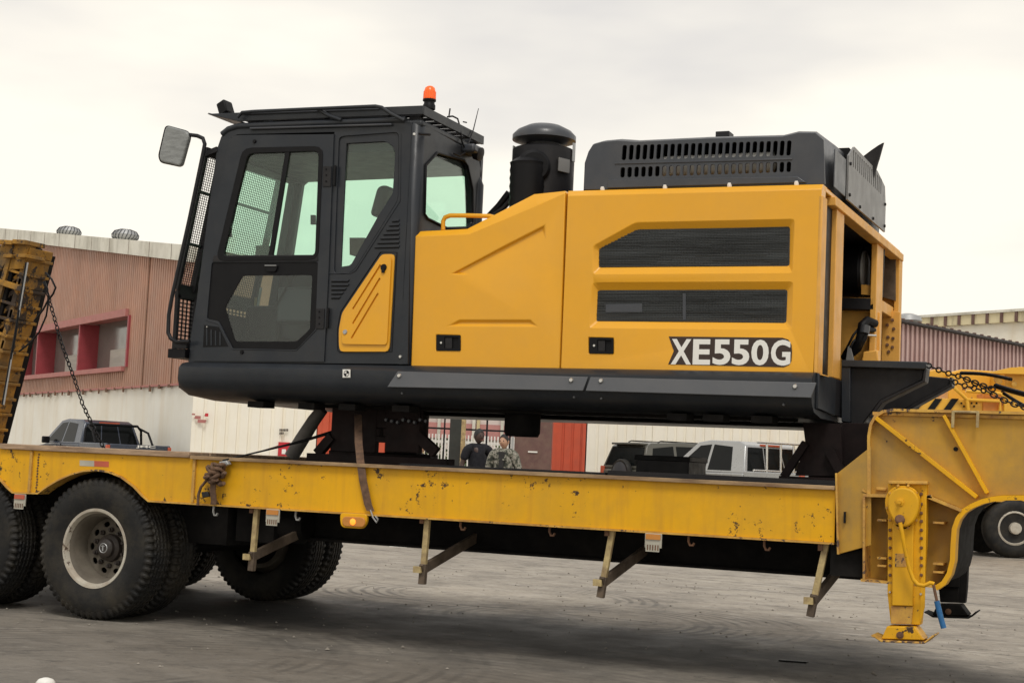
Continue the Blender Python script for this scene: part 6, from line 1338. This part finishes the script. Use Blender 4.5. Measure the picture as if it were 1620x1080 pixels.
for k in range(8): 
    q = PY(612 + k * 9, 664 + (k % 3) * 2, 0.48); MB().lathe(q, (0, -1, 0), [(0.016, 0), (0.012, 0.02)], 6).build('stand_bolt', COV, ST)
ST2 = thing('support_stand', 'dark rust brown stand with a slanting leg, beside the gooseneck', 'stand', (-2.2, 0.6, ZT + 0.002))
pbox(1232, 1372, 752, 776, 0.50, 0.66, 'base_beam', STAND, ST2)
MB().plate([p for p in LY([(1270, 668), (1330, 670), (1334, 752), (1258, 752), (1274, 700)], 0.56)], (), (0, 0.06, 0)).build('stand_column', STAND, ST2)
MB().bar(PY(1275, 700, 0.55), PY(1240, 754, 0.55), 0.05, 0.05).build('stand_brace', STAND, ST2)
MB().bar(PY(1312, 712, 0.53), PY(1334, 752, 0.53), 0.06, 0.05).build('stand_brace', STAND, ST2)
MB().box(PY(1285, 700, 2.4).x, PY(1345, 700, 2.4).x, 2.3, 2.45, ZT + 0.003, 1.73).build('stand_column', STAND, ST2)
pbox(1330, 1378, 668, 740, 0.7, 0.8, 'stand_column', STAND, ST2)
pr_ = MB().tube([PY(461, 722, 1.0), PY(478, 694, 1.0), PY(497, 664, 1.0), PY(510, 647, 1.0)], [0.06, 0.06, 0.055, 0.05], 12).build('prop_tube', mat('tube_grey', (0.16, 0.15, 0.14), 0.6, noise=0.25, nscale=8), smooth=50)
tag(pr_, 'grey leaning steel tube propping the excavator belly near the cab', 'prop')
def flat_strap(pts, wv, th, name, label, mt=STRAP, parent=None):
    m_ = MB(); rings = []
    for p in pts: 
        p = Vector(p); wv_ = Vector(wv); rings.append([p - wv_ / 2, p + wv_ / 2, p + wv_ / 2 + Vector((0, th, 0)), p - wv_ / 2 + Vector((0, th, 0))])
    for a, b in zip(rings, rings[1:]): m_.loft(a, b)
    m_.skin(rings[0]); m_.skin(rings[-1]); return m_
sp = flat_strap([PY(566, 655, 0.42), PY(567, 700, 0.15), PY(570, 730, -0.02), PY(574, 760, -0.022), PY(582, 798, -0.016), PY(586, 808, -0.02)], (0.062, 0, 0), 0.006, '', '')
so_ = thing('ratchet_strap', 'brown tie-down strap crossing the yellow beam above the amber lamp', 'strap', tuple(PY(582, 812, -0.03)))
sp.build('webbing', STRAP, so_, smooth=60)
MB().tube([PY(586, 806, -0.02), PY(590, 818, -0.02), PY(596, 826, -0.02), PY(598, 821, -0.02), PY(594, 816, -0.02)], 0.007, 6).build('strap_hook', GALV, so_, smooth=60)
# bundled strap with ratchet at the left
so2 = thing('ratchet_strap', 'knotted bundle of brown strap with ratchet hanging on the yellow beam', 'strap', tuple(PY(340, 760, -0.05)))
MB().tube([PY(352, 728, -0.05), PY(420, 712, 0.12), PY(480, 697, 0.4), PY(526, 683, 0.55)], [0.006, 0.007, 0.011, 0.014], 6).build('webbing', SEAL, so2, smooth=60)
MB().tube([PY(352, 730, -0.04), PY(400, 717, 0.10), PY(440, 705, 0.3)], 0.004, 5).build('webbing', STRAP, so2, smooth=60)
for k, (cx, cy, r_, ph) in enumerate(((345, 738, 10, 0.1), (341, 744, 13, 0.8), (338, 750, 12, -0.4), (334, 757, 10, 0.5), (345, 762, 9, 1.2), (348, 752, 8, -0.9))):
    pts = []
    for j in range(14):
        t = 2 * math.pi * j / 14; pts.append(PY(cx + r_ * math.cos(t), cy + r_ * 0.42 * math.sin(t + ph) + 2 * math.sin(3 * t + k), -0.06 + 0.03 * math.sin(t * 2 + k)))
    MB().tube(pts, 0.015, 6, closed=True).build('strap_fold', STRAP, so2, smooth=60)
flat_strap([PY(337, 762, -0.05), PY(336, 775, -0.05), PY(338, 792, -0.04), PY(337, 798, -0.03)], (0.05, 0, 0), 0.008, '', '').build('webbing', STRAP, so2, smooth=60)
MB().tube([PY(328, 758, -0.05), PY(318, 770, -0.05), PY(314, 782, -0.05), PY(313, 799, -0.05)], 0.011, 6).build('webbing', STRAP, so2, smooth=60)
MB().plate(LY([(346, 730), (358, 728), (362, 734), (350, 739)], -0.06), (), (0, 0.04, 0)).build('ratchet', GALV, so2, bevel=0.004)
MB().plate(LY([(318, 778), (328, 777), (330, 785), (320, 787)], -0.06), (), (0, 0.03, 0)).build('ratchet', BLK, so2, bevel=0.004)
# black crate on the deck behind the edge
q0, q1 = PY(1005, 757, 1.3), PY(1090, 724, 1.3); b = MB().box(q0.x, q1.x, 1.3, 1.75, ZT + 0.003, q1.z).build('crate_body', BLK, None, bevel=0.01)
b.name = 'black_crate'; tag(b, 'black box on the deck in front of the parked cars', 'box'); MB().box(q0.x - 0.01, q1.x + 0.01, 1.29, 1.76, q1.z - 0.03, q1.z + 0.008).build('crate_lid', SEAL, b, bevel=0.004)
# chain from the ramp down to the deck
def chain(pts, label, name='chain', step=0.045, r=0.0055, L_=0.028, wd=0.016, mt=RUST):
    pts = [Vector(p) for p in pts]; m_ = MB(); acc = 0.0; i = 0; k = 0
    for a, b in zip(pts, pts[1:]):
        d = b - a; n_ = max(1, int(d.length / step))
        for j in range(n_):
            c_ = a + d * ((j + 0.5) / n_); nn = d.cross(Vector((0, 1, 0))) if k % 2 else Vector((0, 1, 0)); m_.link(c_, d, nn, L_, wd, r); k += 1
    o = m_.build(name, mt, smooth=60); tag(o, label, 'chain'); return o
chain([PY(70, 445, 0.8), PY(79, 478, 0.8), PY(98, 545, 0.75), PY(118, 600, 0.7), PY(131, 640, 0.65), PY(150, 680, 0.6), PY(166, 712, 0.55)], 'rusty chain hanging from the raised ramp across the workshop window', mt=SEAL)
cb = MB().tube([PY(72, 431, 0.8), PY(82, 442, 0.8), PY(88, 455, 0.8), PY(84, 465, 0.8), PY(76, 475, 0.8), PY(68, 490, 0.8), PY(54, 508, 0.8)], 0.009, 6).tube([PY(70, 445, 0.8), PY(78, 470, 0.8), PY(73, 500, 0.8), PY(62, 525, 0.8), PY(50, 540, 0.8), PY(30, 556, 0.8)], 0.008, 6).build('ramp_sling', SEAL, smooth=60)
tag(cb, 'dark looped cable sling hanging beside the raised ramp', 'cable')
def arc(a, b, sag, n=8, y0=0.9, y1=0.6):
    return [PY(a[0] + (b[0] - a[0]) * t / n, a[1] + (b[1] - a[1]) * t / n + sag * math.sin(math.pi * t / n), y0 + (y1 - y0) * t / n) for t in range(n + 1)]
chain(arc((1458, 573), (1520, 596), 2) + arc((1520, 596), (1572, 616), 1, y0=0.6, y1=0.5)[1:], 'upper chain running from the black bracket over the gooseneck', mt=SEAL)
chain(arc((1500, 600), (1560, 618), 2) + arc((1560, 618), (1625, 645), 3, y0=0.6, y1=0.5)[1:], 'lower chain sagging over the gooseneck towards the right edge', mt=BLK)
cb = MB().tube(arc((1575, 610), (1640, 628), 1), 0.018, 8).build('chain_tensioner', SEAL, smooth=60); tag(cb, 'dark lever tensioner bar at the end of the upper chain', 'tensioner')
MB().tube(arc((1520, 590), (1600, 600), -3), 0.012, 6).tube(arc((1588, 622), (1640, 650), 2), 0.012, 6).build('tensioner_rod', SEAL, cb, smooth=60)
st = MB().lathe(PZ(72, 1082, 0.0), (0, 0, 1), [(0.05, -0.01), (0.055, 0.012), (0.04, 0.03), (0.015, 0.038), (0, 0.04)], 12, caps=False).build('white_stone', WHT, smooth=60); tag(st, 'small white stone on the asphalt at the bottom left edge', 'stone')
pl_ = MB().obox(PZ(1255, 1045, 0.006), (0.10, 0.02, 0), (0, 0.03, 0), (0, 0, 0.005)).build('flat_scrap', SEAL, bevel=0.003); tag(pl_, 'black flat scrap lying on the asphalt in front of the leg', 'scrap')

# ================================================================== PEOPLE
SKIN = mat('skin', (0.50, 0.29, 0.19), 0.55); SKIN2 = mat('skin_dark_shaded', (0.065, 0.036, 0.028), 0.55); HAIR = mat('hair_black', (0.012, 0.011, 0.011), 0.6)  # second skin tone and black shirt are darkened to hold gate shade
NAVY = mat('shirt_black_navy', (0.006, 0.006, 0.010), 0.85, noise=0.2, nscale=10); TROU = mat('trousers_dark', (0.03, 0.03, 0.035), 0.85, noise=0.15, nscale=8); CAMO = camo_material()
def skinned(nodes, edges, radii, name, mt, parent, M_, sub=2):
    me = bpy.data.meshes.new(name); me.from_pydata([M_ @ Vector(n) for n in nodes], edges, []); o = bpy.data.objects.new(name, me); C.objects.link(o)
    s_ = o.modifiers.new('s', 'SKIN'); s_.use_smooth_shade = True
    for v, r_ in zip(me.skin_vertices[0].data, radii): v.radius = r_ if isinstance(r_, tuple) else (r_, r_); v.use_root = False
    me.skin_vertices[0].data[0].use_root = True
    u = o.modifiers.new('u', 'SUBSURF'); u.levels = sub; u.render_levels = sub
    dg = bpy.context.evaluated_depsgraph_get(); nm = bpy.data.meshes.new_from_object(o.evaluated_get(dg)); bpy.data.objects.remove(o)
    for p in nm.polygons: p.use_smooth = True
    org = origin_of(parent); nm.transform(Matrix.Translation(-org)); nm.materials.clear(); nm.materials.append(mt)
    o = bpy.data.objects.new(name, nm); C.objects.link(o); o.parent = parent; return o
def person(label, base, face_dir, H, skin, shirt, sleeve, step=0.0, lean=0.0, hair=HAIR, jacket=False, look=0.0, armf=0.0):
    T = thing('person', label, 'person', tuple(base)); f = Vector(face_dir).normalized(); a = math.atan2(f.x, -f.y)  # local -y is forward
    k = H / 1.75; M_ = Matrix.Translation(base) @ Matrix.Rotation(a, 4, 'Z') @ Matrix.Scale(k, 4)
    hip, kn, an = 0.92, 0.50, 0.09
    def leg_(s_): 
        d = step * s_; return [(0.09 * s_, 0, hip - 0.04), (0.10 * s_, -d * 0.30 - 0.01, kn), (0.10 * s_, -d * 0.55 + 0.02, an), (0.11 * s_, -d * 0.55 - 0.13, 0.04)]
    Lg, Rg = leg_(1), leg_(-1)
    arm = lambda s_: [(0.185 * s_, 0, 1.43), (0.255 * s_, 0.02, 1.17), (0.25 * s_, -0.07 - armf, 0.94 + armf * 0.5), (0.245 * s_, -0.10 - armf, 0.86 + armf * 0.6)]
    La, Ra = arm(1), arm(-1)
    nodes = [(0, 0, 0.95), (0, 0.0, 1.12), (0, 0.01, 1.32), (0, 0.0, 1.45), (0, -0.005, 1.52)] + La + Ra + Lg + Rg
    edges = [(0, 1), (1, 2), (2, 3), (3, 4), (3, 5), (5, 6), (6, 7), (7, 8), (3, 9), (9, 10), (10, 11), (11, 12), (0, 13), (13, 14), (14, 15), (15, 16), (0, 17), (17, 18), (18, 19), (19, 20)]
    rad = [(0.13, 0.09), (0.13, 0.09), (0.135, 0.095), (0.075, 0.06), 0.050] + [0.055, 0.043, 0.030, 0.032] * 2 + [0.085, 0.055, 0.038, 0.04] * 2
    body = skinned(nodes, edges, rad, 'body', skin, T, M_)
    # head: ellipsoid with brow, nose, chin
    hm = MB(); hc = Vector((0, -0.015, 1.635)); Rl = Matrix.Rotation(look, 4, 'Z')
    NU, NV = 20, 16; k0 = 0
    for j in range(NV + 1):
        ph = math.pi * j / NV
        for i in range(NU):
            th = 2 * math.pi * i / NU; x, y, z = math.sin(ph) * math.cos(th), math.sin(ph) * math.sin(th), math.cos(ph)
            r_x, r_y, r_z = 0.076, 0.095, 0.118; nose = 0.022 * math.exp(-((x * r_x) / 0.014) ** 2 - ((z * r_z + 0.015) / 0.026) ** 2) if y < 0 else 0
            jaw = 1.0 - 0.28 * max(0, -z) ** 1.5; eye = -0.008 * math.exp(-((abs(x * r_x) - 0.032) / 0.016) ** 2 - ((z * r_z - 0.012) / 0.012) ** 2) if y < 0 else 0
            hm.v.append(M_ @ Matrix.Translation(hc) @ Rl @ Vector((x * r_x * jaw, y * r_y * jaw - nose - eye, z * r_z)))
    for j in range(NV):
        for i in range(NU): hm.f.append((j * NU + i, j * NU + (i + 1) % NU, (j + 1) * NU + (i + 1) % NU, (j + 1) * NU + i))
    HD = hm.build('head', skin, T, smooth=70)
    hr = MB()
    for j in range(9):
        ph = math.pi * 0.5 * j / 8 * 1.15
        for i in range(NU):
            th = 2 * math.pi * i / NU; fr = max(0, -math.sin(th)); p_ = min(ph, math.pi * (0.5 * 1.15) * (1 - 0.48 * fr)); x, y, z = math.sin(p_) * math.cos(th), math.sin(p_) * math.sin(th), math.cos(p_)
            hr.v.append(M_ @ Matrix.Translation(hc) @ Rl @ Vector((x * 0.083, y * 0.102, z * 0.128)))
    for j in range(8):
        for i in range(NU): hr.f.append((j * NU + i, j * NU + (i + 1) % NU, (j + 1) * NU + (i + 1) % NU, (j + 1) * NU + i))
    hr.build('hair', hair, HD, smooth=70)
    for s_ in (1, -1):
        xf(MB().lathe((0.032 * s_, -0.088, 0.012), (0, 1, 0), [(0.0, -0.004), (0.010, 0.0), (0.0, 0.01)], 8, caps=False), M_ @ Matrix.Translation(hc) @ Rl).build('eye', HAIR, HD, smooth=60)
        xf(MB().obox((0.080 * s_, 0.0, -0.005), (0.008, 0, 0), (0, 0.014, 0), (0, 0, 0.028)), M_ @ Matrix.Translation(hc) @ Rl).build('ear', skin, HD, bevel=0.006)
    xf(MB().obox((0, -0.088, -0.055), (0.022, 0, 0), (0, 0.005, 0), (0, 0, 0.004)), M_ @ Matrix.Translation(hc) @ Rl).build('mouth', mat('lips', (0.28, 0.10, 0.08), 0.5) if 'lips' not in MATS else MATS['lips'], HD)
    # clothes
    n_arm = 3 if sleeve == 'long' else 2
    def cut(ar): 
        if sleeve == 'long': return ar[:3]
        e = Vector(ar[1]); s0_ = Vector(ar[0]); return [ar[0], tuple(s0_ + (e - s0_) * 0.75)]
    A1, A2_ = cut(La), cut(Ra); nn = [(0, 0, 0.90), (0, 0, 1.12), (0, 0.01, 1.32), (0, 0.0, 1.475)] + A1 + A2_
    n1_ = len(A1); ed = [(0, 1), (1, 2), (2, 3)]; pv = 3
    for s_ in (0, 1):
        pv = 3
        for j in range(n1_): ed.append((pv, 4 + s_ * n1_ + j)); pv = 4 + s_ * n1_ + j
    rr = [(0.175, 0.135), (0.165, 0.13), (0.19, 0.135), (0.095, 0.085)] + ([0.085, 0.068, 0.05] if n1_ == 3 else [0.085, 0.072]) * 2
    SH = skinned(nn, ed, rr, 'jacket' if jacket else 'shirt', shirt, T, M_)
    if jacket: xf(MB().plate([(-0.05, -0.150, 1.47), (0.05, -0.150, 1.47), (0.035, -0.165, 1.18), (-0.035, -0.165, 1.18)], (), (0, 0.03, 0)), M_).build('undershirt', HAIR, SH)
    if jacket:
        for s_ in (1, -1): xf(MB().bar((0.035 * s_, -0.155, 1.33), (0.085 * s_, -0.09, 1.50), 0.045, 0.02), M_).build('collar', shirt, SH, bevel=0.006)
    tn = [(0, 0, 0.94)] + Lg[:3] + Rg[:3]; skinned(tn, [(0, 1), (1, 2), (2, 3), (0, 4), (4, 5), (5, 6)], [(0.155, 0.12), 0.105, 0.075, 0.06, 0.105, 0.075, 0.06], 'trousers', TROU, T, M_)
    for g_ in (Lg, Rg):
        a_ = Vector(g_[2]); sh_ = xf(MB().obox((a_.x, a_.y - 0.06, 0.055), (0.045, 0, 0), (0, 0.13, 0), (0, 0, 0.035)), M_).build('shoe', TROU, T, bevel=0.02)
        xf(MB().obox((a_.x, a_.y - 0.06, 0.012), (0.05, 0, 0), (0, 0.14, 0), (0, 0, 0.012)), M_).build('sole', WHT, sh_, bevel=0.005)
    # fingers
    for ar, s_ in ((La, 1), (Ra, -1)):
        w_ = Vector(ar[3]); m_ = MB()
        for j in range(4): x = (j - 1.5) * 0.017; m_.tube([w_ + Vector((0, x, -0.01)), w_ + Vector((-0.004 * s_, x * 1.05, -0.06)), w_ + Vector((-0.016 * s_, x, -0.085 - 0.006 * (j in (1, 2))))], [0.009, 0.008, 0.007], 6)
        m_.tube([w_ + Vector((0, -0.025, 0.0)), w_ + Vector((-0.012 * s_, -0.045, -0.03)), w_ + Vector((-0.016 * s_, -0.045, -0.055))], [0.010, 0.009, 0.008], 6)
        xf(m_, M_).build('fingers', skin, T, smooth=60)
    return T
tocam = lambda p: Vector((CAM.x - p.x, CAM.y - p.y, 0))
step_ = MB(); a, b = at(700, 720, 24.4, 0), at(860, 720, 24.4, 0); c_ = (a + b) / 2 + FH * 0.5; step_.obox((c_.x, c_.y, 0.06), (b - a) / 2, FH * 0.7, (0, 0, 0.06)); stp = step_.build('concrete_step', CREAM, bevel=0.01); struct(stp)
p = at(756, 720, 24.8, 0.12); person('man in a black short-sleeved shirt standing beside the dark gate column', p, tocam(p) + RH * 8, 1.79, SKIN2, NAVY, 'short', look=R(15))
p = at(797, 720, 24.3, 0.12); person('man in a grey camouflage jacket over a black top', p, tocam(p) - RH * 6, 1.71, SKIN, CAMO, 'long', jacket=True, look=R(-12))
p = at(664, 720, 23.8, 0.0); person('walking person mostly hidden behind the stand, white-soled shoes showing below the trailer', p, RH, 1.70, SKIN, NAVY, 'short', step=0.55, armf=0.25)

# ------------------------------------------------------------------ groups of look-alikes
for o in bpy.data.objects:
    if o.parent is None and 'label' in o:
        b_ = o.name.split('.')[0]
        g_ = {'shipping_container': 'containers lined up along the yard edge', 'support_stand': 'steel stands carrying the excavator', 'ratchet_strap': 'tie-down straps on the trailer', 'chain': 'chains on the trailer', 'pickup_truck': 'pickups parked in the yard', 'person': 'people by the gate'}.get(b_)
        if g_: o['group'] = g_
